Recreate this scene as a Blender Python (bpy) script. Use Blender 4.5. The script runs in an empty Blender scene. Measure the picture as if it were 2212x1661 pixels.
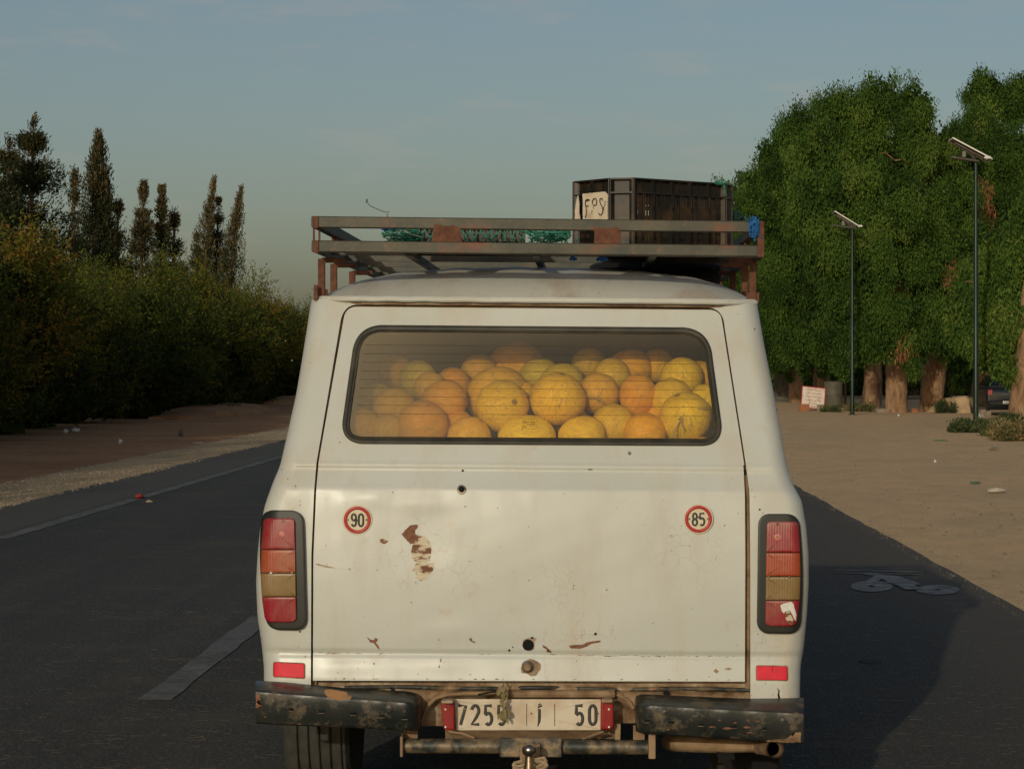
import bpy, math, random
import numpy as np
from mathutils import Matrix, Vector

# ------------------------------------------------------------------ camera, sky, sun, exposure
K = 1.172                      # metres per survey unit (all coordinates below are in survey units)
FPX = 5000.0                   # focal length in survey pixels (2212 across)
VX, VY = 1261.0, 795.0         # vanishing point of the road
HC = 1.45                      # eye height in survey units
SUN_AZ, SUN_EL = 15.0, 14.5    # degrees: behind the camera to the left, low

scene = bpy.context.scene
cd = bpy.data.cameras.new("camera"); cam = bpy.data.objects.new("camera", cd)
scene.collection.objects.link(cam); scene.camera = cam
cam.location = (0, 0, HC*K); cam.rotation_euler = (math.radians(90), 0, 0)
cd.sensor_width = 36; cd.lens = 36*FPX/2212
cd.shift_x = (1106-VX)/2212; cd.shift_y = -(830-VY)/2212
cd.clip_start = 0.1; cd.clip_end = 6000

world = bpy.data.worlds.new("World"); scene.world = world; world.use_nodes = True
wn, wl = world.node_tree.nodes, world.node_tree.links
wn.clear()
wo = wn.new("ShaderNodeOutputWorld"); wb = wn.new("ShaderNodeBackground")
sky = wn.new("ShaderNodeTexSky"); sky.sky_type = 'NISHITA'; sky.sun_disc = False
sky.sun_elevation = math.radians(SUN_EL); sky.sun_rotation = math.radians(180+SUN_AZ)
sky.air_density = 1.0; sky.dust_density = 2.4; sky.ozone_density = 1.25; sky.altitude = 0
# a few thin wisps of cloud high in the haze
wc = wn.new("ShaderNodeTexCoord"); wv = wn.new("ShaderNodeMapping"); wv.inputs['Scale'].default_value = (14, 14, 60)
wt = wn.new("ShaderNodeTexNoise"); wt.inputs['Scale'].default_value = 1.0; wt.inputs['Detail'].default_value = 7; wt.inputs['Roughness'].default_value = .62
wr = wn.new("ShaderNodeValToRGB"); wr.color_ramp.elements[0].position = .535; wr.color_ramp.elements[1].position = .70
wr.color_ramp.elements[0].color = (0, 0, 0, 1); wr.color_ramp.elements[1].color = (.35, .35, .35, 1)
wx = wn.new("ShaderNodeMix"); wx.data_type = 'RGBA'; wx.inputs[7].default_value = (5.2, 4.9, 4.4, 1)
wl.new(wc.outputs['Generated'], wv.inputs[0]); wl.new(wv.outputs[0], wt.inputs['Vector']); wl.new(wt.outputs[0], wr.inputs[0])
wl.new(wr.outputs[0], wx.inputs[0]); wl.new(sky.outputs[0], wx.inputs[6])
wl.new(wx.outputs[2], wb.inputs[0]); wb.inputs[1].default_value = 0.103
wl.new(wb.outputs[0], wo.inputs[0])

ld = bpy.data.lights.new("sun", 'SUN'); sun = bpy.data.objects.new("sun", ld)
scene.collection.objects.link(sun)
ld.energy = 2.3; ld.angle = math.radians(0.53); ld.color = (1.0, 0.92, 0.72)
a, e = math.radians(SUN_AZ), math.radians(SUN_EL)
to_sun = Vector((-math.sin(a)*math.cos(e), -math.cos(a)*math.cos(e), math.sin(e)))
sun.rotation_euler = to_sun.to_track_quat('Z', 'Y').to_euler(); sun.location = to_sun*50
vs = scene.view_settings
vs.view_transform = 'Standard'; vs.look = 'None'; vs.exposure = -0.6; vs.gamma = 1; vs.use_curve_mapping = False
scene.cycles.max_bounces = 6; scene.cycles.transparent_max_bounces = 12
scene.cycles.use_denoising = True

# ------------------------------------------------------------------ helpers
rnd = random.Random(7); rng = np.random.default_rng(7)
COL = scene.collection
def P(X, Y, d):
    X = np.asarray(X, float); Y = np.asarray(Y, float); d = np.asarray(d, float)
    X, Y, d = np.broadcast_arrays(X, Y, d)
    return np.stack([(X-VX)/FPX*d, d, HC+(VY-Y)/FPX*d], -1)
def G(X, Y):                                   # survey pixel -> point on the ground
    d = FPX*HC/(Y-VY); return ((X-VX)/FPX*d, d)

def meta(o, label=None, cat=None, group=None, kind=None):
    if label: o['label'] = label
    if cat: o['category'] = cat
    if group: o['group'] = group
    if kind: o['kind'] = kind
    return o
def attach(o, parent):
    if parent is not None:
        o.parent = parent
        if parent.type == 'EMPTY': o.matrix_parent_inverse = Matrix.Translation(parent.location).inverted()
def mesh(name, V, F, mat=None, smooth=True, sharp=35, normals=None, attr=None):
    V = np.asarray(V, float).reshape(-1, 3)*K
    if normals is not None:                      # wind every face the way its normals point
        F2 = []
        for f in F:
            f = tuple(int(i) for i in f); g = np.cross(V[f[1]]-V[f[0]], V[f[2]]-V[f[0]])
            if abs(g).max() < 1e-12: g = np.cross(V[f[2]]-V[f[0]], V[f[-1]]-V[f[0]])
            F2.append(f[::-1] if np.dot(g, normals[list(f)].sum(0)) < 0 else f)
        F = F2
    me = bpy.data.meshes.new(name)
    if isinstance(F, np.ndarray):
        n, k = F.shape
        me.vertices.add(len(V)); me.vertices.foreach_set('co', V.ravel())
        me.loops.add(n*k); me.loops.foreach_set('vertex_index', F.ravel().astype(np.int32))
        me.polygons.add(n); me.polygons.foreach_set('loop_start', np.arange(0, n*k, k, dtype=np.int32))
        me.update(calc_edges=True)
    else:
        me.from_pydata(V.tolist(), [], [tuple(int(i) for i in f) for f in F])
    me.validate()
    if smooth:
        me.shade_smooth()
        if normals is not None:
            if len(me.vertices) == len(normals): me.normals_split_custom_set_from_vertices(normals.tolist())
        elif sharp: me.set_sharp_from_angle(angle=math.radians(sharp))
    if attr is not None:
        at = me.attributes.new('tint', 'FLOAT', 'POINT'); at.data.foreach_set('value', np.asarray(attr, np.float32))
    if mat is not None: me.materials.append(mat)
    return me
def obj(name, me, parent=None, loc=None, **kw):
    o = bpy.data.objects.new(name, me); COL.objects.link(o)
    if loc is not None: o.location = tuple(c*K for c in loc)
    attach(o, parent)
    return meta(o, **kw)
def part(name, VF, mat, parent, smooth=True, sharp=35, normals=None, **kw):
    return obj(name, mesh(name, VF[0], VF[1], mat, smooth, sharp, normals), parent, **kw)
def empty(name, loc, **kw):
    o = bpy.data.objects.new(name, None); COL.objects.link(o); o.location = tuple(c*K for c in loc)
    o.empty_display_size = .2
    return meta(o, **kw)
def join(*vfs):
    V, F, n = [], [], 0
    for v, f in vfs:
        v = np.asarray(v, float).reshape(-1, 3); V.append(v)
        F += [tuple(int(i)+n for i in q) for q in f]; n += len(v)
    return np.concatenate(V), F
def box(x0, x1, y0, y1, z0, z1, b=0.0):
    if b <= 0:
        V = [(x, y, z) for z in (z0, z1) for y in (y0, y1) for x in (x0, x1)]
        return np.array(V, float), [(0,2,3,1),(4,5,7,6),(0,1,5,4),(2,6,7,3),(0,4,6,2),(1,3,7,5)]
    V = []; 
    prof = [(z0, b), (z0+b, 0), (z1-b, 0), (z1, b)]
    for z, i in prof:
        c = b
        X0, X1, Y0, Y1 = x0+i, x1-i, y0+i, y1-i
        if i == 0: ring = [(X0+c,Y0),(X1-c,Y0),(X1,Y0+c),(X1,Y1-c),(X1-c,Y1),(X0+c,Y1),(X0,Y1-c),(X0,Y0+c)]
        else: ring = [(X0,Y0),(X1,Y0),(X1,Y0),(X1,Y1),(X1,Y1),(X0,Y1),(X0,Y1),(X0,Y0)]; ring=[(x+.2*c*(1 if x<(x0+x1)/2 else -1)*0, y) for x,y in ring]
        if i != 0: ring = [(X0+.3*c,Y0),(X1-.3*c,Y0),(X1,Y0+.3*c),(X1,Y1-.3*c),(X1-.3*c,Y1),(X0+.3*c,Y1),(X0,Y1-.3*c),(X0,Y0+.3*c)]
        V += [(x, y, z) for x, y in ring]
    F = [tuple(range(7, -1, -1)), tuple(range(24, 32))]
    for r in range(3):
        for i in range(8):
            j = (i+1) % 8; F.append((r*8+i, r*8+j, r*8+8+j, r*8+8+i))
    return np.array(V, float), F
def beam(p0, p1, w, h, up=(0,0,1), b=0.0):     # box section along a line: w across, h along 'up'
    p0, p1 = np.array(p0, float), np.array(p1, float); t = p1-p0; L = np.linalg.norm(t); t /= L
    s = np.cross(t, up); s /= np.linalg.norm(s); u = np.cross(s, t)
    V, F = box(0, L, -w/2, w/2, -h/2, h/2, b)
    return p0+V[:, :1]*t-V[:, 1:2]*s+V[:, 2:3]*u, F
def tube(pts, r, n=8, closed=False, cap=True, flat=None):
    pts = np.asarray(pts, float); m = len(pts); r = np.broadcast_to(np.asarray(r, float), (m,))
    if closed: T = np.roll(pts, -1, 0)-np.roll(pts, 1, 0)
    else: T = np.gradient(pts, axis=0)
    T /= np.linalg.norm(T, axis=1)[:, None]+1e-12
    ref = np.array([0, 0, 1.]) if abs(T[0][2]) < .9 else np.array([0, 1., 0])
    V = []; N = np.cross(T[0], ref); N /= np.linalg.norm(N)
    th = np.arange(n)/n*2*np.pi
    for i in range(m):
        N = N-T[i]*np.dot(N, T[i]); N /= np.linalg.norm(N)+1e-12; B = np.cross(T[i], N)
        off = r[i]*(np.cos(th)[:, None]*N+np.sin(th)[:, None]*B)
        if flat is not None: off = off*np.array(flat)
        V.append(pts[i]+off)
    V = np.concatenate(V); F = []
    for i in range(m if closed else m-1):
        a_, b_ = i*n, ((i+1) % m)*n
        for j in range(n):
            k = (j+1) % n; F.append((a_+j, a_+k, b_+k, b_+j))
    if cap and not closed: F += [tuple(range(n-1, -1, -1)), tuple((m-1)*n+j for j in range(n))]
    return V, F
def lathe(prof, n=24, axis='z', c=(0,0,0)):
    prof = np.array(prof, float); th = np.arange(n)/n*2*np.pi; V = []
    for r, h in prof:
        a_, b_ = r*np.cos(th), r*np.sin(th); hh = np.full(n, h)
        V.append(np.stack({'z': (a_, b_, hh), 'y': (a_, hh, b_), 'x': (hh, a_, b_)}[axis], 1))
    F = []
    for i in range(len(prof)-1):
        for j in range(n):
            k = (j+1) % n; F.append((i*n+j, i*n+k, (i+1)*n+k, (i+1)*n+j))
    F += [tuple(range(n)), tuple((len(prof)-1)*n+j for j in range(n))]
    return np.concatenate(V)+np.array(c, float), F
def gridF(m, n, flip=False, off=0):
    i, j = np.meshgrid(np.arange(m-1), np.arange(n-1), indexing='ij'); i, j = i.ravel(), j.ravel()
    q = np.stack([i*n+j, i*n+j+1, (i+1)*n+j+1, (i+1)*n+j], 1)+off
    return q[:, ::-1].copy() if flip else q
def sphere(c, r, n=12, m=8, s=(1,1,1)):
    pr = [(math.sin(math.pi*i/m)*r+1e-5, -math.cos(math.pi*i/m)*r) for i in range(m+1)]
    V, F = lathe(pr, n); return V*np.array(s)+np.array(c), F

# ------------------------------------------------------------------ materials
def nt(name):
    m = bpy.data.materials.new(name); m.use_nodes = True; t = m.node_tree
    return m, t, t.nodes['Principled BSDF']
def N(t, typ, **kw):
    n = t.nodes.new(typ)
    for k, v in kw.items():
        if k.startswith('i_'):
            n.inputs[int(k[2:]) if k[2:].isdigit() else k[2:].replace('_', ' ')].default_value = v
        else: setattr(n, k, v)
    return n
def noise(t, scale, detail=4, rough=.55, coord=None, dist=0):
    n = N(t, 'ShaderNodeTexNoise'); n.inputs['Scale'].default_value = scale; n.inputs['Detail'].default_value = detail
    n.inputs['Roughness'].default_value = rough; n.inputs['Distortion'].default_value = dist
    if coord is None: coord = N(t, 'ShaderNodeTexCoord').outputs['Object']
    t.links.new(coord, n.inputs['Vector']); return n.outputs[0]
def ramp(t, fac, stops, interp='LINEAR'):
    r = N(t, 'ShaderNodeValToRGB'); cr = r.color_ramp; cr.interpolation = interp
    while len(cr.elements) < len(stops): cr.elements.new(.5)
    for el, (p, c) in zip(cr.elements, stops):
        el.position = p; el.color = (c, c, c, 1) if not isinstance(c, (tuple, list)) else (*c[:3], 1)
    t.links.new(fac, r.inputs[0]); return r.outputs[0]
def mix(t, fac, a, b, blend='MIX'):
    m = N(t, 'ShaderNodeMix', data_type='RGBA', blend_type=blend)
    for s, v in ((0, fac), (6, a), (7, b)):
        if hasattr(v, 'links'): t.links.new(v, m.inputs[s])
        else: m.inputs[s].default_value = v if s == 0 else (*v[:3], 1)
    return m.outputs[2]
def math_(t, op, a, b=0.0):
    m = N(t, 'ShaderNodeMath', operation=op)
    for s, v in ((0, a), (1, b)):
        if hasattr(v, 'links'): t.links.new(v, m.inputs[s])
        else: m.inputs[s].default_value = v
    return m.outputs[0]
def bump(t, bs, h, strength=.3, dist=.01):
    b = N(t, 'ShaderNodeBump'); b.inputs['Strength'].default_value = strength; b.inputs['Distance'].default_value = dist
    t.links.new(h, b.inputs['Height']); t.links.new(b.outputs[0], bs.inputs['Normal'])
def scaled(t, s, src='Object'):
    c = N(t, 'ShaderNodeTexCoord'); m = N(t, 'ShaderNodeMapping'); m.inputs['Scale'].default_value = s
    t.links.new(c.outputs[src], m.inputs[0]); return m.outputs[0]
def simple(name, col, rough=.5, metal=0, col2=None, scale=20, bmp=0, spec=None, coord=None, lo=.35, hi=.65):
    m, t, b = nt(name); b.inputs['Roughness'].default_value = rough; b.inputs['Metallic'].default_value = metal
    if spec is not None: b.inputs['Specular IOR Level'].default_value = spec
    n = noise(t, scale, 5)
    c = ramp(t, n, [(lo, col), (hi, col2 or tuple(x*.8 for x in col))])
    t.links.new(c, b.inputs['Base Color'])
    if bmp: bump(t, b, n, bmp, .01)
    return m
def mat_paint():
    m, t, b = nt('worn white paint')
    b.inputs['Roughness'].default_value = .38; b.inputs['Coat Weight'].default_value = .18; b.inputs['Coat Roughness'].default_value = .25
    L = t.links
    base = ramp(t, noise(t, 1.3, 3), [(.3, (.53, .54, .49)), (.7, (.585, .595, .555))])
    # dust film with drips
    streak = noise(t, 3.0, 6, .6, scaled(t, (2.2, 2.2, .45)))
    dust = ramp(t, streak, [(.48, 0.), (.72, .42)])
    base = mix(t, dust, base, (.48, .39, .26))
    # faint stains
    st = ramp(t, noise(t, 14, 8, .7), [(.60, 0.), (.72, .45)])
    base = mix(t, st, base, (.52, .36, .22))
    # hairline crazing in patches
    v = N(t, 'ShaderNodeTexVoronoi', feature='DISTANCE_TO_EDGE'); v.inputs['Scale'].default_value = 16
    dn = N(t, 'ShaderNodeVectorMath', operation='ADD'); nn = N(t, 'ShaderNodeTexNoise'); nn.inputs['Scale'].default_value = 9
    sc = N(t, 'ShaderNodeVectorMath', operation='SCALE'); sc.inputs['Scale'].default_value = .16
    tc = N(t, 'ShaderNodeTexCoord'); L.new(tc.outputs['Object'], nn.inputs['Vector']); L.new(nn.outputs['Color'], sc.inputs[0])
    L.new(tc.outputs['Object'], dn.inputs[0]); L.new(sc.outputs[0], dn.inputs[1]); L.new(dn.outputs[0], v.inputs['Vector'])
    cr = ramp(t, v.outputs['Distance'], [(.0, 1.), (.016, 0.)])
    msk = ramp(t, noise(t, 2.4, 4, .6), [(.60, 0.), (.68, .45)])
    for (px_, py_, rad_) in ((905, 1185, .17), (1490, 1185, .16), (1210, 1260, .12), (1250, 1385, .15), (1660, 1400, .09), (990, 1230, .11)):
        vd_ = N(t, 'ShaderNodeVectorMath', operation='DISTANCE'); L.new(tc.outputs['Object'], vd_.inputs[0]); w_ = P(px_, py_, 7.04)*K; vd_.inputs[1].default_value = tuple(w_)
        mr_ = N(t, 'ShaderNodeMapRange'); L.new(vd_.outputs['Value'], mr_.inputs[0])
        for i_, v_ in ((1, rad_*K), (2, rad_*K*.35), (3, 0.), (4, .5)): mr_.inputs[i_].default_value = v_
        msk = math_(t, 'MAXIMUM', msk, mr_.outputs[0])
    base = mix(t, math_(t, 'MULTIPLY', cr, msk), base, (.30, .20, .11))
    # small chips showing rust
    ch = ramp(t, noise(t, 55, 3, .6), [(.735, 0.), (.75, 1.)])
    base = mix(t, ch, base, (.13, .06, .03))
    ch2 = ramp(t, noise(t, 21, 6, .75), [(.735, 0.), (.75, .9)])
    base = mix(t, ch2, base, (.17, .08, .035))
    L.new(base, b.inputs['Base Color'])
    r = ramp(t, streak, [(.4, .40), (.7, .65)]); L.new(r, b.inputs['Roughness'])
    bump(t, b, noise(t, 9, 4), .05, .02)
    return m
def mat_roofpaint():
    m, t, b = nt('dusty roof paint'); L = t.links
    b.inputs['Roughness'].default_value = .62; b.inputs['Coat Weight'].default_value = .0; b.inputs['Coat Roughness'].default_value = .3
    base = ramp(t, noise(t, 1.3, 3), [(.3, (.56, .54, .47)), (.7, (.63, .62, .54))])
    streak = noise(t, 2.6, 6, .65, scaled(t, (2.4, .7, 1)))
    base = mix(t, ramp(t, streak, [(.50, 0.), (.68, .6)]), base, (.44, .31, .20))
    base = mix(t, ramp(t, noise(t, 60, 3, .6), [(.70, 0.), (.73, 1.)]), base, (.12, .07, .04))
    L.new(base, b.inputs['Base Color']); bump(t, b, noise(t, 9, 3), .12, .02)
    return m
def mat_sill():
    m, t, b = nt('rusty dusty sill'); L = t.links; b.inputs['Roughness'].default_value = .6
    base = ramp(t, noise(t, 9, 8, .65), [(.36, (.13, .075, .04)), (.5, (.29, .19, .11)), (.64, (.45, .36, .25))])
    base = mix(t, ramp(t, noise(t, 26, 8, .7), [(.55, 0.), (.66, .85)]), base, (.16, .075, .03))
    L.new(base, b.inputs['Base Color']); bump(t, b, noise(t, 30, 6), .35, .01)
    return m
def mat_blackworn():
    m, t, b = nt('chipped black enamel'); L = t.links
    base = ramp(t, noise(t, 5, 6, .6), [(.35, (.012, .016, .016)), (.62, (.028, .030, .026)), (.8, (.06, .055, .04))])
    dust = ramp(t, noise(t, 13, 9, .72), [(.50, 0.), (.68, .8)])
    base = mix(t, dust, base, (.20, .145, .085))
    ch = ramp(t, noise(t, 10, 5, .6, scaled(t, (1, 1, 2.2))), [(.665, 0.), (.68, 1.)])
    base = mix(t, ch, base, (.26, .13, .06))
    L.new(base, b.inputs['Base Color']); L.new(ramp(t, dust, [(0, .36), (.6, .8)]), b.inputs['Roughness'])
    bump(t, b, noise(t, 40, 6), .2, .006)
    return m
def mat_rack():
    m, t, b = nt('weathered rack steel'); L = t.links; b.inputs['Roughness'].default_value = .55; b.inputs['Metallic'].default_value = .15
    base = ramp(t, noise(t, 6, 6, .6), [(.35, (.040, .042, .032)), (.65, (.085, .076, .05))])
    base = mix(t, ramp(t, noise(t, 3.2, 8, .68), [(.56, 0.), (.64, .85)]), base, (.15, .055, .026))
    base = mix(t, ramp(t, noise(t, 30, 5, .6), [(.60, 0.), (.72, .6)]), base, (.18, .09, .04))
    L.new(base, b.inputs['Base Color']); bump(t, b, noise(t, 50, 6), .25, .005)
    return m
def mat_glass():
    m, t, b = nt('dusty rear glass'); L = t.links
    out = t.nodes['Material Output']
    tr = N(t, 'ShaderNodeBsdfTransparent'); tr.inputs[0].default_value = (.95, .87, .64, 1)
    df = N(t, 'ShaderNodeBsdfDiffuse'); df.inputs[0].default_value = (.17, .135, .075, 1)  # brown film: real dust plus a dark reflection painted in
    gl = N(t, 'ShaderNodeBsdfGlossy'); gl.inputs['Roughness'].default_value = .03; gl.inputs[0].default_value = (1, 1, 1, 1)
    # dust and painted dark haze, thicker at the left end
    sep = N(t, 'ShaderNodeSeparateXYZ'); tc = N(t, 'ShaderNodeTexCoord'); L.new(tc.outputs['Object'], sep.inputs[0])
    left = N(t, 'ShaderNodeMapRange'); L.new(sep.outputs[0], left.inputs[0])
    for i, v in ((1, -.86), (2, -.40), (3, .50), (4, .0)): left.inputs[i].default_value = v
    n = ramp(t, noise(t, 4.5, 5, .6), [(.3, .035), (.75, .16)])
    tp = N(t, 'ShaderNodeMapRange'); L.new(sep.outputs[2], tp.inputs[0])  # dark haze painted over the top so the upper melons look dim
    for i, v in ((1, 1.50*K), (2, 1.56*K), (3, 0.), (4, .22)): tp.inputs[i].default_value = v
    sp = tp.outputs[0]
    f = math_(t, 'ADD', math_(t, 'ADD', left.outputs[0], n), sp)
    mx = N(t, 'ShaderNodeMixShader'); L.new(f, mx.inputs[0]); L.new(tr.outputs[0], mx.inputs[1]); L.new(df.outputs[0], mx.inputs[2])
    fr = N(t, 'ShaderNodeFresnel'); fr.inputs[0].default_value = 1.38
    mx2 = N(t, 'ShaderNodeMixShader'); L.new(fr.outputs[0], mx2.inputs[0]); L.new(mx.outputs[0], mx2.inputs[1]); L.new(gl.outputs[0], mx2.inputs[2])
    L.new(mx2.outputs[0], out.inputs[0]); return m
def mat_lens(name, col, rough=.22):
    m, t, b = nt(name); L = t.links
    b.inputs['Roughness'].default_value = .4; b.inputs['Coat Weight'].default_value = .25; b.inputs['Coat Roughness'].default_value = .3
    w = N(t, 'ShaderNodeTexWave', wave_type='BANDS', bands_direction='X'); w.inputs['Scale'].default_value = 55; w.inputs['Distortion'].default_value = .2
    tc = N(t, 'ShaderNodeTexCoord'); L.new(tc.outputs['Object'], w.inputs[0])
    c = mix(t, ramp(t, w.outputs['Fac'], [(.2, 0.), (.9, .35)]), col, tuple(min(1, x*1.25+.015) for x in col))
    c = mix(t, ramp(t, noise(t, 8, 6, .65), [(.45, 0.), (.75, .5)]), c, (.36, .24, .15))
    L.new(c, b.inputs['Base Color']); bump(t, b, w.outputs['Fac'], .25, .004)
    return m
def mat_melon(name, c1, c2):
    m, t, b = nt(name); L = t.links; b.inputs['Roughness'].default_value = .55
    oi = N(t, 'ShaderNodeObjectInfo')
    base = ramp(t, noise(t, 1.3, 5, .6, scaled(t, (1, 1, .6))), [(.3, c1), (.7, c2)])
    hs = N(t, 'ShaderNodeHueSaturation'); L.new(base, hs.inputs['Color'])
    h = N(t, 'ShaderNodeMapRange'); L.new(oi.outputs['Random'], h.inputs[0]); h.inputs[3].default_value = .488; h.inputs[4].default_value = .512
    L.new(h.outputs[0], hs.inputs['Hue'])
    w = N(t, 'ShaderNodeTexNoise'); w.inputs['Scale'].default_value = 7.5; w.inputs['Detail'].default_value = 5
    L.new(scaled(t, (1, 1, .22)), w.inputs['Vector'])
    net = ramp(t, w.outputs[0], [(.46, 0.), (.5, .5), (.54, 0.)])
    c = mix(t, net, hs.outputs[0], (.56, .42, .18))
    c = mix(t, ramp(t, noise(t, 3.4, 6, .6), [(.58, 0.), (.68, .65)]), c, (.36, .24, .11))
    sp_ = N(t, 'ShaderNodeSeparateXYZ'); tcc = N(t, 'ShaderNodeTexCoord'); L.new(tcc.outputs['Object'], sp_.inputs[0])
    pol = math_(t, 'ABSOLUTE', sp_.outputs[2]); tip = N(t, 'ShaderNodeVectorMath', operation='LENGTH'); cxy = N(t, 'ShaderNodeCombineXYZ'); L.new(sp_.outputs[0], cxy.inputs[0]); L.new(sp_.outputs[1], cxy.inputs[1]); L.new(cxy.outputs[0], tip.inputs[0])
    c = mix(t, ramp(t, tip.outputs['Value'], [(.10, .9), (.17, 0.)]), c, (.22, .15, .08))
    L.new(c, b.inputs['Base Color']); bump(t, b, net, .4, .03)
    return m
def mat_leaf(name, cols, rough=.6, transl=.25):
    m, t, b = nt(name); L = t.links; out = t.nodes['Material Output']
    at = N(t, 'ShaderNodeAttribute', attribute_name='tint')
    c = ramp(t, at.outputs['Fac'], cols)
    b.inputs['Roughness'].default_value = .8; b.inputs['Specular IOR Level'].default_value = .12
    L.new(c, b.inputs['Base Color'])
    tr = N(t, 'ShaderNodeBsdfTranslucent'); L.new(c, tr.inputs[0])
    mx = N(t, 'ShaderNodeMixShader'); mx.inputs[0].default_value = transl
    L.new(b.outputs[0], mx.inputs[1]); L.new(tr.outputs[0], mx.inputs[2]); L.new(mx.outputs[0], out.inputs[0])
    return m
def mat_ground(name, a1, a2, a3, sc=.25, pebble=(.6, .52, .42)):
    m, t, b = nt(name); L = t.links; b.inputs['Roughness'].default_value = .95; b.inputs['Specular IOR Level'].default_value = .1
    c = ramp(t, noise(t, sc, 6, .6), [(.35, a1), (.5, a2), (.68, a3)])
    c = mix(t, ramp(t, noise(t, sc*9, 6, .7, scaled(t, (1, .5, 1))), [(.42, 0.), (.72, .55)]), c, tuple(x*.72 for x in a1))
    c = mix(t, ramp(t, noise(t, 14, 4, .7), [(.62, 0.), (.70, .6)]), c, pebble)
    c = mix(t, ramp(t, noise(t, 11, 5, .7), [(.64, 0.), (.72, .7)]), c, tuple(x*.45 for x in a1))
    L.new(c, b.inputs['Base Color']); bump(t, b, noise(t, 13, 9, .75, dist=.6), .35, .03)
    return m
def mat_asphalt():
    m, t, b = nt('old asphalt'); L = t.links; b.inputs['Specular IOR Level'].default_value = .35
    c = ramp(t, noise(t, .35, 5, .6, scaled(t, (1, .12, 1))), [(.35, (.028, .028, .027)), (.65, (.060, .056, .047))])
    c = mix(t, ramp(t, noise(t, 1.4, 5, .6, scaled(t, (1, .03, 1))), [(.42, .55), (.60, 0.)]), c, (.022, .023, .024))
    c = mix(t, ramp(t, noise(t, 60, 3, .6), [(.52, 0.), (.68, .8)]), c, (.20, .17, .12))
    c = mix(t, ramp(t, noise(t, 1.1, 7, .7, scaled(t, (.6, 1, 1))), [(.52, 0.), (.72, .5)]), c, (.13, .10, .065))
    c = mix(t, ramp(t, noise(t, 10, 4, .8, scaled(t, (.25, 1, 1))), [(.68, 0.), (.74, .55)]), c, (.32, .24, .13))
    # dusty shoulder beyond the left edge line
    sep = N(t, 'ShaderNodeSeparateXYZ'); tc = N(t, 'ShaderNodeTexCoord'); L.new(tc.outputs['Object'], sep.inputs[0])
    mr = N(t, 'ShaderNodeMapRange'); L.new(sep.outputs[0], mr.inputs[0])
    for i, v in ((1, -5.0*K), (2, -5.15*K), (3, 0.), (4, .55)): mr.inputs[i].default_value = v
    c = mix(t, mr.outputs[0], c, (.13, .115, .09))
    mr2 = N(t, 'ShaderNodeMapRange'); L.new(sep.outputs[0], mr2.inputs[0])
    for i, v in ((1, .6*K), (2, 2.6*K), (3, 0.), (4, .45)): mr2.inputs[i].default_value = v
    c = mix(t, mr2.outputs[0], c, (.15, .12, .085))
    L.new(c, b.inputs['Base Color']); b.inputs['Roughness'].default_value = .85
    bump(t, b, noise(t, 90, 4, .7), .6, .012)
    return m
def mat_bark(name, a_, b_, c_):
    m, t, b = nt(name); L = t.links; b.inputs['Roughness'].default_value = .9
    w = noise(t, 3.2, 7, .65, scaled(t, (1.6, 1.6, .5)), .6)
    L.new(ramp(t, w, [(.3, a_), (.5, b_), (.7, c_)]), b.inputs['Base Color']); bump(t, b, w, .8, .08)
    return m
def mat_line():
    m, t, b = nt('worn road marking'); L = t.links; b.inputs['Roughness'].default_value = .8
    c = ramp(t, noise(t, 2.2, 7, .7), [(.38, (.085, .082, .072)), (.62, (.185, .178, .15))])
    c = mix(t, ramp(t, noise(t, 26, 6, .75), [(.46, 0.), (.62, .85)]), c, (.055, .055, .052))
    L.new(c, b.inputs['Base Color']); return m

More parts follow.
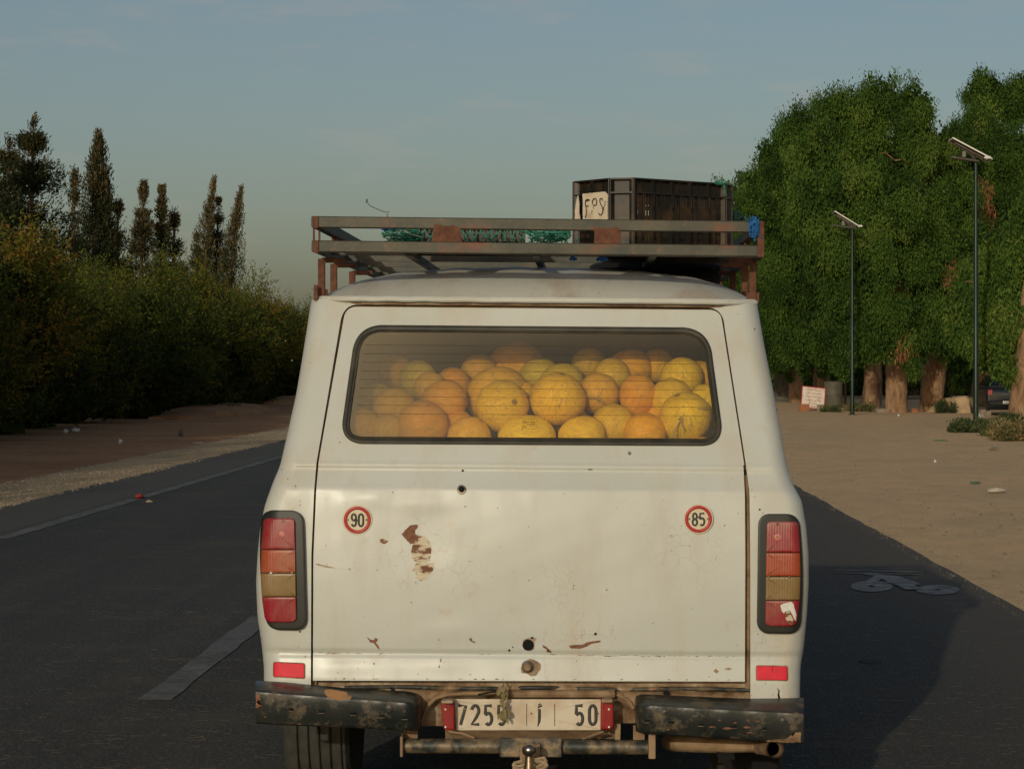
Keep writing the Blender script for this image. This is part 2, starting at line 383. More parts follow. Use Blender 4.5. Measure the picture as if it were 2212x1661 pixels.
M = dict(
 paint=mat_paint(), roof=mat_roofpaint(), sill=mat_sill(), black=mat_blackworn(), rack=mat_rack(), glass=mat_glass(),
 rust=simple('rust', (.095, .038, .022), .9, 0, (.16, .066, .036), 45, .4),
 rustchip=simple('bare rusty metal', (.16, .065, .035), .8, 0, (.24, .11, .06), 60, .3),
 chipmix=None,
 seal=simple('window rubber', (.025, .024, .018), .6, 0, (.06, .052, .036), 9),
 dark=simple('dark interior', (.018, .017, .015), .9, 0, (.035, .032, .026), 6),
 hole=simple('black hole', (.004, .004, .004), .95),
 wire=simple('heating wire', (.09, .06, .03), .6),
 housing=simple('black lamp housing', (.016, .018, .014), .5, 0, (.022, .022, .018), 8, .05),
 lred=mat_lens('red lens', (.27, .012, .018)), lorange=mat_lens('orange red lens', (.34, .050, .012)),
 lamber=mat_lens('amber lens', (.22, .135, .04)), lred2=mat_lens('deep red lens', (.28, .005, .017)),
 lfade=mat_lens('faded red lens', (.46, .10, .08)),
 refl=simple('red reflector', (.74, .010, .035), .6, 0, (.62, .008, .028), 30),
 screw=simple('dull screw metal', (.25, .22, .17), .45, .6, (.14, .10, .07), 60),
 badge_red=simple('badge red enamel', (.48, .03, .035), .35, 0, (.40, .03, .03), 30),
 badge_cream=simple('badge cream', (.66, .60, .44), .45, 0, (.58, .50, .34), 30),
 ink=simple('dark lettering', (.022, .024, .020), .6, 0, (.045, .042, .034), 50),
 plate=simple('number plate white', (.62, .54, .42), .5, 0, (.50, .38, .26), 14, .1, lo=.4, hi=.72),
 tan=simple('dust caked metal', (.31, .205, .115), .85, 0, (.16, .095, .05), 14, .4, lo=.40, hi=.66),
 plred=simple('plate lamp red', (.30, .012, .014), .3, 0, (.22, .012, .012), 20),
 chrome=simple('dull chrome ball', (.42, .36, .30), .22, .95, (.25, .19, .14), 60),
 rope=simple('dirty rope', (.46, .36, .23), .95, 0, (.33, .24, .14), 90, .6),
 tyre=simple('dusty tyre rubber', (.030, .031, .026), .85, 0, (.055, .052, .042), 22, .3),
 crate=simple('dirty black plastic crate', (.012, .010, .007), .45, 0, (.075, .040, .018), 9, .15, lo=.46, hi=.74),
 crpaint=simple('cream paint on crate', (.66, .56, .42), .7, 0, (.45, .30, .20), 16, .2, lo=.5, hi=.75),
 net=simple('green net cord', (.02, .20, .125), .7, 0, (.05, .26, .17), 50), blue=simple('blue rope', (.012, .10, .34), .7, 0, (.02, .16, .42), 40),
 darknet=simple('dark green cord', (.01, .05, .035), .8), white_cord=simple('white cord', (.6, .56, .45), .8),
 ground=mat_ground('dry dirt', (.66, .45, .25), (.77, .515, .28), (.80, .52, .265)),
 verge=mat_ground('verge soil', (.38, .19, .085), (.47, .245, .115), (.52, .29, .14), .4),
 gravel=mat_ground('gravel strip', (.44, .32, .18), (.52, .38, .22), (.56, .41, .24), .8),
 stone=simple('pale stone', (.54, .41, .25), .9, 0, (.36, .26, .155), 7, .4),
 asphalt=mat_asphalt(), line=mat_line(), mark=simple('old white marking', (.13, .13, .12), .85, 0, (.32, .31, .28), 7, .1),
 bark=mat_bark('eucalyptus bark', (.12, .065, .03), (.27, .155, .08), (.36, .23, .13)),
 darkbark=mat_bark('brown bark', (.06, .035, .02), (.12, .07, .04), (.17, .11, .07)),
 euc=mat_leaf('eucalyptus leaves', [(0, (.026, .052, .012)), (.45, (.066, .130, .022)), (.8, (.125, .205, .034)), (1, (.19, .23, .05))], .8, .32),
 dry=mat_leaf('dry brown leaves', [(0, (.20, .08, .035)), (1, (.38, .19, .09))], .8, .15),
 bush=mat_leaf('bush leaves', [(0, (.030, .045, .012)), (.5, (.070, .095, .018)), (.8, (.19, .175, .026)), (1, (.27, .15, .03))]),  # golden upper stops carry the sunlit highlight of the bush tops
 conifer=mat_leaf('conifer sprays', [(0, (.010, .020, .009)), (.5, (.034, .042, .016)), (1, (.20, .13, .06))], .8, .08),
 weed=mat_leaf('roadside weeds', [(0, (.05, .075, .03)), (.6, (.12, .13, .05)), (1, (.30, .22, .10))]),
 pole=simple('green lamp post', (.008, .022, .014), .4, .3, (.014, .03, .02), 6), galv=simple('grey lamp metal', (.16, .14, .13), .5, .3),
 solar=simple('panel underside', (.10, .085, .075), .6), frame=simple('pale aluminium frame', (.72, .70, .62), .4),
 sign=simple('whitewashed board', (.76, .70, .60), .6, 0, (.62, .52, .42), 5), signred=simple('red sign paint', (.45, .035, .03), .6, 0, (.36, .03, .025), 9),
 brick=simple('orange clay brick', (.42, .17, .08), .9, 0, (.34, .13, .06), 9, .3), block=simple('grey block', (.30, .24, .18), .9, 0, (.22, .17, .12), 9, .3),
 gate=simple('faded green gate', (.07, .07, .05), .7, 0, (.12, .10, .065), 3), wall=simple('ochre wall', (.20, .12, .07), .9, 0, (.13, .08, .045), 2, .2),  # wall tone kept dark to stand for shade behind the trunks
 carbody=simple('black car paint', (.006, .009, .012), .22, .1, (.010, .014, .018), 3), carglass=simple('dark car glass', (.006, .007, .008), .08),
 whiteplate=simple('pale car plate', (.62, .62, .58), .5), litter=simple('white litter', (.75, .74, .70), .7), litterred=simple('red litter', (.45, .05, .03), .7),
 littergreen=simple('green litter', (.04, .16, .07), .7), straw=simple('straw', (.46, .34, .17), .9), concrete=simple('pale concrete', (.5, .45, .36), .9),
)
def chipmix():
    m, t, b = nt('peeling layers'); L = t.links; b.inputs['Roughness'].default_value = .8
    c = ramp(t, noise(t, 22, 7, .7, scaled(t, (.5, 1, 1.5))), [(.40, (.17, .07, .035)), (.49, (.20, .09, .045)), (.51, (.55, .46, .33)), (.62, (.64, .57, .42)), (.68, (.25, .27, .26))])
    L.new(c, b.inputs['Base Color']); bump(t, b, noise(t, 30, 6), .3, .004); return m
M['chipmix'] = chipmix()
# ------------------------------------------------------------------ van: rear surface described as depth over the survey grid
YL = np.array([600,640,650,760,850,930,1005,1040,1090,1140,1200,1260,1330,1390,1440,1470,1520,1620])
XLt = np.array([682,677,672,655,640,622,605,590,572,562,556,553,556,565,570,570,572,574])
YR = np.array([600,648,740,830,920,1010,1045,1080,1140,1200,1260,1330,1400,1440,1500,1620])
XRt = np.array([1628,1634,1650,1668,1685,1700,1712,1732,1742,1747,1747,1743,1736,1729,1728,1726])
def sm(Y, ys, xs, w=10):
    Y = np.asarray(Y, float); return sum(np.interp(Y+k*w, ys, xs) for k in (-1, -.5, 0, .5, 1))/5
def XL(Y): return sm(Y, YL, XLt)
def XR(Y): return sm(Y, YR, XRt)
TILT = .009
_q = np.linspace(1060, 1404, 20)
BY = np.concatenate([[500,644,664,709,960,1002,1005,1011,1014,1051,1055], _q, [1412,1416,1420,1470,1620]])
BD = np.concatenate([[7.44,7.335,7.318,7.285,7.110,7.080,7.0745,7.0745,7.080,7.048,7.0435], 7.024+.0185*((_q-1245)/186)**2+.0012*(_q-1245)/186, [7.0475,7.0475,7.0425,7.030,7.045]])
def base(Yc): return sum(np.interp(Yc+k, BY, BD) for k in (-4, -2.5, -1, 0, 1, 2.5, 4))/7
RX, RM = 36., .062
DENTS = [(930,1165,62,46,.0052),(905,1088,48,13,-.0030),(808,1075,26,16,-.0034),(742,1080,34,26,-.0030),(985,1362,44,16,-.0026),(870,1400,60,12,.002),
         (1180,1290,120,70,.003),(1460,1180,90,60,.002),(1390,1330,80,40,-.0018),(1130,1400,70,16,.0025),(760,1440,60,12,-.0016),(960,1436,80,12,-.0016),(1560,1110,40,60,.0015),(700,1320,40,70,-.0012),
         (1000,650,60,9,.004),(1500,652,60,7,.003),(640,1080,20,30,-.002)]
def dep(X, Y, dents=True):
    X = np.asarray(X, float); Y = np.asarray(Y, float)
    Yc = Y-(X-1146)*TILT
    d = base(Yc)+.024*((X-1146)/560)**2
    xl, xr = XL(Y), XR(Y)
    for t in ((xl+RX-X)/RX, (X-(xr-RX))/RX):
        t = np.clip(t, 0, .985); d = d+RM*(1-np.sqrt(1-t*t))
    if dents:
        for cx, cy, sx, sy, A in DENTS: d = d+A*np.exp(-.5*(((X-cx)/sx)**2+((Y-cy)/sy)**2))
        d = d+.0006*np.sin(X*.021+1.3*np.sin(Y*.013))*np.sin(Y*.017+.8+.9*np.sin(X*.009))+.0003*np.sin(X*.055+Y*.03)*np.sin(Y*.061-X*.02)
    return d
def SP(X, Y, off=0.0): return P(X, Y, dep(X, Y)-off)
def SN(X, Y):
    h = 1.0; a_ = SP(np.asarray(X)+h, Y)-SP(np.asarray(X)-h, Y); b_ = SP(X, np.asarray(Y)-h)-SP(X, np.asarray(Y)+h)
    n = np.cross(a_, b_); n /= np.linalg.norm(n, axis=-1, keepdims=True); n[n[..., 1] > 0] *= -1; return n

van = empty('delivery_van', (-.16, 8.6, 0), label='old cream white van with rusty roof rack driving ahead on the road', cat='van')

GY = np.array([600,665,1000,1060,1200,1475,1520]); GXL = np.array([756,745,688,683,677,676,676])
HY = np.array([600,672,1008,1070,1200,1475,1520]); HXR = np.array([1546,1557,1608,1611,1612,1611,1611])
gL = lambda Y: np.interp(Y, GY, GXL)
gR = lambda Y: np.interp(Y, HY, HXR)
def rrect(TL, TR, BR, BL, r, n=14, m=(40, 24, 40, 24)):
    """closed loop from the top left corner clockwise: arc, side, arc, side ..."""
    C = [np.array(c, float) for c in (TL, TR, BR, BL)]; r = np.broadcast_to(r, (4,)); out = []
    for i in range(4):
        p, c, q = C[i-1], C[i], C[(i+1) % 4]
        u, v = (p-c)/np.linalg.norm(p-c), (q-c)/np.linalg.norm(q-c)
        A, B = c+u*r[i], c+v*r[i]
        for k in range(n):
            s = k/(n-1); out.append((1-s)**2*A+2*s*(1-s)*(c*.86+.14*(A+B)/2)+s*s*B)
        p2, q2 = C[(i+2) % 4], q
        w = (c-q)/np.linalg.norm(q-c); D = q+w*r[(i+1) % 4]
        for k in range(1, m[i]): s = k/m[i]; out.append(B*(1-s)+D*s)
    return np.array(out)
WIN = rrect((771,703), (1529,709), (1563,961), (735,956), (52, 52, 46, 46))
GATE = rrect((747,662), (1556,669), (1608,1004), (688,998), (22, 22, .5, .5))
def ring_strip(loops, closed=True):
    L_ = len(loops[0]); F = []
    for a_ in range(len(loops)-1):
        for j in range(L_ if closed else L_-1):
            k = (j+1) % L_; F.append((a_*L_+j, (a_+1)*L_+j, (a_+1)*L_+k, a_*L_+k))
    return F
# tailgate: annulus round the window, grid below, returned edge
NL = 22
loops = [WIN*(1-k/NL)+GATE*(k/NL) for k in range(NL+1)]
XY = np.concatenate(loops); V1 = SP(XY[:, 0], XY[:, 1]); n1 = SN(XY[:, 0], XY[:, 1]); F1 = ring_strip(loops)
ys = np.concatenate([np.linspace(0, 1, 130)]); us = np.linspace(0, 1, 220)
U, S = np.meshgrid(us, ys)
topY = 998+6*U; botY = 1469+2*U
Yg = topY*(1-S)+botY*S; Xl = gL(Yg); Xr = gR(Yg)-2; Xg = Xl*(1-U)+Xr*U
V2 = SP(Xg, Yg).reshape(-1, 3); n2 = SN(Xg, Yg).reshape(-1, 3); F2 = gridF(130, 220)
left = [(float(gL(y)), y) for y in np.linspace(1469, 1000, 50)]
i0 = 0; arcTL = GATE[0:14]; top = GATE[14:14+39]; arcTR = GATE[53:67]
right = [(float(gR(y))-2, y) for y in np.linspace(1004, 1471, 50)]
path = np.array(left+[tuple(p) for p in GATE[-23:]]+[tuple(p) for p in arcTL]+[tuple(p) for p in top]+[tuple(p) for p in arcTR]+[tuple(p) for p in GATE[67:67+23]]+right+[(1146+(470-i*940/40), 1471-2*i/40) for i in range(1, 40)])
E0 = SP(path[:, 0], path[:, 1]); E1 = E0+np.array([0, .03, 0]); ne = len(path)
ctr = np.array([-.16, 0, 1.2]); nrm = E0-ctr; nrm[:, 1] = 0; nrm /= np.linalg.norm(nrm, axis=1)[:, None]
F3 = [(j, (j+1) % ne, (j+1) % ne+ne, j+ne) for j in range(ne)]
W0 = SP(WIN[:, 0], WIN[:, 1]); W1 = W0+np.array([0, .035, 0]); nw = len(WIN)
F4 = [(j, (j+1) % nw, (j+1) % nw+nw, j+nw) for j in range(nw)]
nw_ = -(W0-W0.mean(0)); nw_[:, 1] = 0; nw_ /= np.linalg.norm(nw_, axis=1)[:, None]
Vt, Ft = join((V1, F1), (V2, F2), (np.concatenate([E0, E1]), F3), (np.concatenate([W0, W1]), F4))
Nt = np.concatenate([n1, n2, nrm, nrm, nw_, nw_])
tailgate = part('tailgate', (Vt, Ft), M['paint'], van, normals=Nt, label='dented cream tailgate with rust chips below the rear window')

# body frame around the tailgate, corners and flanks
inner, outer = [], []
for y in np.linspace(1512, 700, 120):
    g = float(gL(y))-4.5 if y > 690 else 0; inner.append((g, y)); outer.append((float(XL(y))+RX, y))
il = (float(gL(700))-4.5, 700)
for k in range(1, 15):
    s = k/15; c = (745-5, 657); B = (775, 657.5)
    inner.append(((1-s)**2*il[0]+2*s*(1-s)*c[0]+s*s*B[0], (1-s)**2*il[1]+2*s*(1-s)*c[1]+s*s*B[1]))
    y = 700-(700-643)*s; outer.append((float(XL(y))+RX, y))
for k in range(0, 121):
    s = k/120; inner.append((775+(1528-775)*s, 657.5+6.8*s)); outer.append((XL(643)+RX+(XR(651)-RX-XL(643)-RX)*s, 643+8*s))
for k in range(1, 15):
    s = k/15; A = (1528, 664.3); c = (1563, 664.6); B = (float(gR(708))+3, 708)
    inner.append(((1-s)**2*A[0]+2*s*(1-s)*c[0]+s*s*B[0], (1-s)**2*A[1]+2*s*(1-s)*c[1]+s*s*B[1]))
    y = 651+(708-651)*s; outer.append((float(XR(y))-RX, y))
for y in np.linspace(708, 1512, 120):
    inner.append((float(gR(y))+np.interp(y, [700,1010,1060,1512], [3,4,8,10]), y)); outer.append((float(XR(y))-RX, y))
inner, outer = np.array(inner, float), np.array(outer, float); nn_ = len(inner)
KF = 16
Ls = [inner*(1-k/KF)+outer*(k/KF) for k in range(KF+1)]
XY = np.concatenate(Ls); Vf = SP(XY[:, 0], XY[:, 1]); Nf = SN(XY[:, 0], XY[:, 1])
Ff = ring_strip(Ls, False)
I0 = SP(inner[:, 0], inner[:, 1]); In = ctr-I0; In[:, 1] = 0; In /= np.linalg.norm(In, axis=1)[:, None]
parts_ = [(Vf, Ff)]; norms = [Nf]
YFRONT = 10.6
def flank(side):
    ysr = np.concatenate([np.linspace(646, 1512, 150)]); rows = []; nr = []
    th = np.linspace(0, math.pi/2, 13)
    for y in ysr:
        xe = float(XL(y)) if side < 0 else float(XR(y))
        xs = xe+RX*(1-np.sin(th)) if side < 0 else xe-RX*(1-np.sin(th))
        d = base(y-(xs-1146)*TILT)+.024*((xs-1146)/560)**2+RM*(1-np.cos(th))
        if side < 0: xs = xs
        p = P(xs, y, d); xw, zw = p[-1, 0], p[-1, 2]
        far = [(xw, yy, zw) for yy in np.concatenate([p[-1, 1]+np.array([.03, .1]), np.linspace(7.5, YFRONT, 20)])]
        rows.append(np.concatenate([p, np.array(far)]))
    R = np.array(rows); m, n = R.shape[:2]
    du = np.gradient(R, axis=1); dv = np.gradient(R, axis=0); nn = np.cross(du, dv); nn /= np.linalg.norm(nn, axis=2, keepdims=True)+1e-9
    if side < 0: flip = nn[..., 0] > .0
    sgn = np.where(nn[..., 0]*side < 0, -1, 1)[..., None]
    back = np.abs(nn[..., 0]) < .3
    sgn = np.where(back[..., None], np.where(nn[..., 1:2] > 0, -1, 1), sgn)
    nn = nn*sgn
    return (R.reshape(-1, 3), gridF(m, n)), nn.reshape(-1, 3)
for sd in (-1, 1):
    vf, nn = flank(sd); parts_.append(vf); norms.append(nn)
# front and floor closures
xl0, xr0 = -1.0, .69
V, F = join(*parts_)
body = part('body', (V, F), M['paint'], van, normals=np.concatenate(norms))
# reveal of the tailgate opening, dusty
I1 = I0+np.array([0, .03, 0]); I2 = I1+In*.02
part('door_jamb', (np.concatenate([I0+np.array([0, .0005, 0]), I1, I2]), ring_strip([inner, inner, inner], False)), M['tan'], van)
# nose: windscreen, bonnet and floor so the van is whole from other sides
V, F = join(box(-.99, .68, YFRONT, 11.75, .44, 1.08, .06))
part('bonnet', (V, F), M['paint'], van)
part('windscreen', (np.array([(-.82, 10.4, 1.66), (.51, 10.4, 1.66), (.63, 10.95, 1.08), (-.94, 10.95, 1.08), (-.82,10.42,1.64),(.51,10.42,1.64),(.63,10.93,1.07),(-.94,10.93,1.07)]), [(0,1,2,3),(7,6,5,4),(0,3,7,4),(1,5,6,2)]), M['carglass'], van)
part('underbody', join(box(-.94, .62, 7.16, 11.6, .44, .52, .01), box(-.75, -.65, 7.3, 11, .33, .44), box(.33, .43, 7.3, 11, .33, .44), box(-.9, .58, 7.8, 7.92, .28, .36, .02)), M['hole'], van)
for sd, xw in ((-1, -.915), (1, .60)):
    for k, (y0, y1) in enumerate(((7.75, 8.75), (8.87, 9.7), (9.8, 10.45))):
        z0, z1 = 1.22, 1.56
        fx = lambda z: ((XL if sd < 0 else XR)(VY-(z-HC)*FPX/7.3)-VX)/FPX*7.28+.006*sd
        Vw = np.array([(fx(z0), y0, z0), (fx(z0), y1, z0), (fx(z1), y1, z1), (fx(z1), y0, z1)])
        Vw = np.concatenate([Vw, Vw-np.array([.02*sd, 0, 0])])
        part('side_window', (Vw, [(0,1,2,3),(7,6,5,4),(0,4,5,1),(1,5,6,2),(2,6,7,3),(3,7,4,0)]), M['carglass'], van)
    part('door_handle', box(xw+.06*sd-.02, xw+.06*sd+.02, 8.9, 9.03, 1.02, 1.045, .006), M['chrome'], van)

# roof
us = np.sin(np.linspace(-math.pi/2, math.pi/2, 181)); U, Sg = np.meshgrid(us, np.concatenate([np.linspace(0, .12, 10), np.linspace(.15, 1, 40)]))
XC, HW = -.1505, .697
def roofp(U, s):
    y0 = 7.315+.085*np.abs(U)**8; y1 = 10.5-.1*np.abs(U)**4; y = y0+(y1-y0)*s
    x = XC+HW*U*(1-.0*s)
    zg = 1.677-(U+1)/2*.012
    dist = y-y0; g = 1-(1-np.clip(dist/.95, 0, 1))**4.2; g = g*(1-np.clip((y-9.7)/.8, 0, 1)**2*.6)
    z = zg+.122*(np.maximum(1-np.abs(U)**2.8, 0))**.5*g
    ribs = sum(.0028*np.exp(-((x-c)/.035)**4) for c in (-.62, -.42, -.22, -.02, .18, .36))
    z = z+ribs*np.clip((dist-.18)/.12, 0, 1)*np.clip((1-np.abs(U))*5, 0, 1)+.0012*np.sin(x*9+y*4)*np.sin(y*7)*(1-np.abs(U))*np.clip(dist*6, 0, 1)
    return np.stack([x, y, z], -1)
R = roofp(U, Sg); part('roof', (R.reshape(-1, 3), gridF(*U.shape)), M['roof'], van, sharp=None, label='domed cream roof with brown dust streaks')
# rain gutter
q = roofp(us, np.zeros_like(us)); gp = [(q[0][0]-.004, y, 1.672) for y in np.linspace(10.4, 7.5, 16)]
gp += [tuple(p+np.array([0, -.014, -.006+.0008*math.sin(i*.55)*(1 if 40<i<80 else .3)])) for i, p in enumerate(q)]
gp += [(q[-1][0]+.004, y, 1.660) for y in np.linspace(7.5, 10.4, 16)]
part('rain_gutter', tube(gp, .0095, 8), M['paint'], van)
gp2 = np.array(gp[16:-16])+np.array([0, .016, -.014]); part('gutter_seam', tube(gp2, .004, 6), M['sill'], van)

# cargo interior
part('dark_lining', join(beam((-.865, 7.46, 1.3), (-.865, 9.6, 1.3), .02, .60, (.26, 0, 1)), beam((.545, 7.46, 1.3), (.545, 9.6, 1.3), .02, .60, (-.26, 0, 1)), box(-.9, .57, 9.6, 9.63, .55, 1.75), box(-.85, .52, 7.45, 9.6, 1.655, 1.662),
     *[box(x, x+.02, 9.3, 9.32, 1.25, 1.65) for x in np.linspace(.0, .3, 6)]), M['dark'], van)  # panels added only to darken the bay; the thin bars are a cage
part('cargo_floor', box(-.93, .60, 7.12, 9.6, 1.12, 1.14), M['dark'], van)

# window: rubber seal, glass, heating wires, etched mark
def inset(loop, d):
    loop = np.asarray(loop, float); n = len(loop); e_ = np.roll(loop, -1, 0)-loop
    e_ = e_/(np.linalg.norm(e_, axis=1)[:, None]+1e-9); nr = np.stack([-e_[:, 1], e_[:, 0]], 1)
    area = np.sum(loop[:, 0]*np.roll(loop[:, 1], -1)-np.roll(loop[:, 0], -1)*loop[:, 1])
    if area < 0: nr = -nr
    m = nr+np.roll(nr, 1, 0); m = m/(np.linalg.norm(m, axis=1)[:, None]+1e-9)
    return loop+m*d
bs_ = lambda X, Y: dep(X, Y, False)
prof = [(-2, .0), (-1.5, .006), (1, .010), (4, .0105), (7.5, .008), (8.5, .0045), (9.5, .0045), (10.5, .0075), (12, .0075), (13.5, .003), (14, -.008)]
Lp = [inset(WIN, d) for d, _ in prof]
Vs = np.concatenate([P(l[:, 0], l[:, 1], bs_(l[:, 0], l[:, 1])-o) for l, (_, o) in zip(Lp, prof)])
part('window_seal', (Vs, ring_strip(Lp)), M['seal'], tailgate, sharp=60)
gl_ = inset(WIN, 13); cen = gl_.mean(0)
Gl = [cen+(gl_-cen)*s for s in np.linspace(1, .04, 14)]; XY = np.concatenate(Gl)
gd = lambda X, Y: np.interp(np.asarray(Y)-(np.asarray(X)-1146)*TILT, [700, 960], [7.289, 7.114])+.024*((np.asarray(X)-1146)/560)**2
Vg = P(XY[:, 0], XY[:, 1], gd(XY[:, 0], XY[:, 1])); Fg = ring_strip(Gl)+[tuple(range(13*len(gl_), 14*len(gl_)))]
part('window_glass', (Vg, Fg), M['glass'], tailgate, normals=np.tile(np.array([0, -.9925, .122]), (len(Vg), 1)), label='dusty rear window glass, with haze painted in at its left end and top')
for k in range(9):
    y = 746+18.55*k
    xs = np.linspace(np.interp(y, [703, 956], [771, 735])+24, np.interp(y, [709, 961], [1529, 1563])-22, 24)
    yy = y+(xs-1146)*.006+.8
    part('heating_wire', tube(P(xs, yy, gd(xs, yy)-.001), .00055, 4), M['wire'], tailgate)
mk = []
for r_ in range(6):
    for c_ in range(9):
        if rnd.random() < .7:
            x, y = 1127+c_*3.4+rnd.random(), 905+r_*5.5; w = rnd.uniform(1, 2.6)
            p = P([x, x+w], [y, y], gd(x, y)-.0012); mk.append(tube(p, .0007, 4))
for cx, cy in ((1132, 911), (1151, 914), (1131, 922)):
    th = np.linspace(0, 2*np.pi, 13)[:-1]; mk.append(tube(P(cx+3.2*np.cos(th), cy+3.2*np.sin(th), gd(cx, cy)-.0012), .0006, 4, closed=True))
part('etched_mark', join(*mk), M['ink'], tailgate)

# generic raised patch following the van's rear surface
def patch(name, outline, h, bev, mat, parent, df=None, K_=7, prof=None, sharp=35, fill=True, **kw):
    df = df or dep; outline = np.asarray(outline, float)
    prof = prof or [(0, -.004), (0, h-bev*.0014*.6), (bev*.3, h-bev*.0014*.18), (bev, h), (bev+1.2, h+.0001)]
    Lp = [inset(outline, d) for d, _ in prof]; off = [o for _, o in prof]
    last = Lp[-1]; c = last.mean(0)
    for s in np.linspace(1, 0, K_+1)[1:-1]: Lp.append(c+(last-c)*s); off.append(off[-1])
    V = np.concatenate([P(l[:, 0], l[:, 1], df(l[:, 0], l[:, 1])-o) for l, o in zip(Lp, off)])
    n = len(outline); F = ring_strip(Lp)
    V = np.concatenate([V, P([c[0]], [c[1]], df(c[0], c[1])-off[-1])]); b0 = (len(Lp)-1)*n
    F += [(b0+j, len(V)-1, b0+(j+1) % n) for j in range(n)]
    return part(name, (V, F), mat, parent, sharp=sharp, **kw)
def disc(cx, cy, r, n=40): th = np.linspace(0, 2*np.pi, n, endpoint=False); return np.stack([cx+r*np.cos(th), cy+r*np.sin(th)], 1)
def ragged(pts, amp=1.5, seg=4, seed=0):
    r_ = random.Random(seed); out = []
    for i in range(len(pts)):
        a_, b_ = np.array(pts[i], float), np.array(pts[(i+1) % len(pts)], float); n = max(2, int(np.linalg.norm(b_-a_)/seg))
        for k in range(n):
            p = a_+(b_-a_)*k/n; out.append(p+np.array([r_.uniform(-amp, amp), r_.uniform(-amp, amp)])*(1 if k else .3))
    return np.array(out)

# rust patches and holes on the tailgate
Z5 = lambda x, y: ((600+x/3.687)/1.1302, (1100+y/3.687)/1.1302)
Z1 = lambda x, y: ((600+x/4.424)/1.1302, (1520+y/4.424)/1.1302)
Z2 = lambda x, y: ((1000+x/4.424)/1.1302, (1520+y/4.424)/1.1302)
Z3 = lambda x, y: ((1480+x/4.337)/1.1302, (1500+y/4.337)/1.1302)
Z6 = lambda x, y: ((1400+x/3.687)/1.1302, (1100+y/3.687)/1.1302)
def chip(poly, mat, seed, amp=.8, **kw): patch('paint_chip', ragged(poly, amp, 3, seed), .0007, 1., mat, tailgate, K_=3, sharp=20, prof=[(0, -.001), (0, .0007)], **kw)
chip([Z5(*p) for p in ((1400,750),(1480,668),(1548,662),(1550,690),(1520,700),(1525,745),(1560,770),(1545,830),(1480,838))], M['rustchip'], 1, label='bare rust chip above the peeling strip')
chip([Z5(*p) for p in ((1545,755),(1620,770),(1660,830),(1672,890),(1655,990),(1610,1000),(1540,1010),(1500,975),(1488,900),(1500,850),(1520,838),(1530,790))], M['chipmix'], 2, label='peeling layered strip of paint and rust')
chip([Z5(*p) for p in ((1530,1012),(1690,1005),(1688,1070),(1650,1130),(1580,1170),(1535,1150),(1530,1100),(1500,1075))], M['chipmix'], 3)
chip([Z5(*p) for p in ((1570,1040),(1650,1020),(1665,1070),(1610,1105),(1560,1085))], M['rustchip'], 4)
chip([Z5(*p) for p in ((1205,800),(1225,788),(1262,795),(1295,808),(1245,840),(1215,825))], M['chipmix'], 5, .5)
chip([Z1(*p) for p in ((1308,150),(1350,180),(1385,180),(1400,155),(1428,175),(1405,215),(1435,245),(1445,288),(1415,260),(1380,215),(1345,210))], M['rustchip'], 6, .4)
chip([Z2(*p) for p in ((1720,245),(1770,235),(1850,245),(1920,205),(2060,185),(2063,205),(1960,225),(1900,258),(1840,277),(1740,272))], M['rustchip'], 7, .5)
chip([Z2(*p) for p in ((1435,232),(1465,248),(1530,300),(1535,325),(1500,315),(1480,285),(1440,262))], M['rustchip'], 8, .4)
chip([Z2(*p) for p in ((1228,180),(1320,150),(1372,165),(1350,200),(1345,275),(1310,300),(1240,290),(1222,240))], M['sill'], 9, .5)
chip([Z2(*p) for p in ((640,165),(672,160),(670,185),(715,205),(700,218),(650,190))], M['sill'], 10, .3)
chip([Z5(*p) for p in ((625,1012),(660,1015),(740,1035),(815,1055),(740,1052),(650,1032))], M['sill'], 11, .3)
qr = random.Random(77)
def fleck(X, Y, a_, b_, mat='sill', par=None): patch('paint_chip', ragged([(X-a_, Y), (X, Y-b_), (X+a_, Y+TILT*a_), (X, Y+b_)], min(a_, b_)*.35, 3, int(X*7+Y)), .0007, .3, M[mat], par or tailgate, K_=1, sharp=20, prof=[(0, -.001), (0, .0007)])
for i in range(46):
    X = qr.choice((qr.uniform(684, 860), qr.uniform(1180, 1604), qr.uniform(690, 1600))); fleck(X, 1413.5+(X-1146)*TILT+qr.uniform(-1.5, 1.5), qr.uniform(1.5, 9), qr.uniform(.5, 1.1), qr.choice(('sill', 'rustchip', 'sill')))
for i in range(40): fleck(qr.uniform(690, 1600), qr.uniform(1060, 1465), qr.uniform(.8, 2.4), qr.uniform(.8, 2.4), qr.choice(('sill', 'rustchip', 'tan', 'tan')))
for i in range(22): X = qr.uniform(690, 1600); fleck(X, 1466+(X-1146)*.003, qr.uniform(1.5, 5), qr.uniform(.8, 1.6), qr.choice(('sill', 'rustchip')))
for i in range(26): fleck(qr.choice((qr.uniform(612, 672), qr.uniform(1630, 1690))), qr.uniform(700, 1500), qr.uniform(.8, 2.6), qr.uniform(.8, 3), qr.choice(('sill', 'rustchip', 'tan')), body)
for p in ((2105,400,9,26),(2090,470,10,16),(1860,550,4,12),(1210,490,6,6),(1280,425,8,4),(1380,570,12,3)): X, Y = Z1(p[0], p[1]); fleck(X, Y, p[2]*.22, p[3]*.22, 'tan')
X, Y = Z3(1165, 595); fleck(X, Y, 6, 5, 'tan'); X, Y = Z3(1290, 570); fleck(X, Y, 9, 3, 'sill'); X, Y = Z6(505, 20); fleck(X, Y, 5, 5, 'tan'); X, Y = Z6(150, 168); fleck(X, Y, 7, 1.6, 'screw')
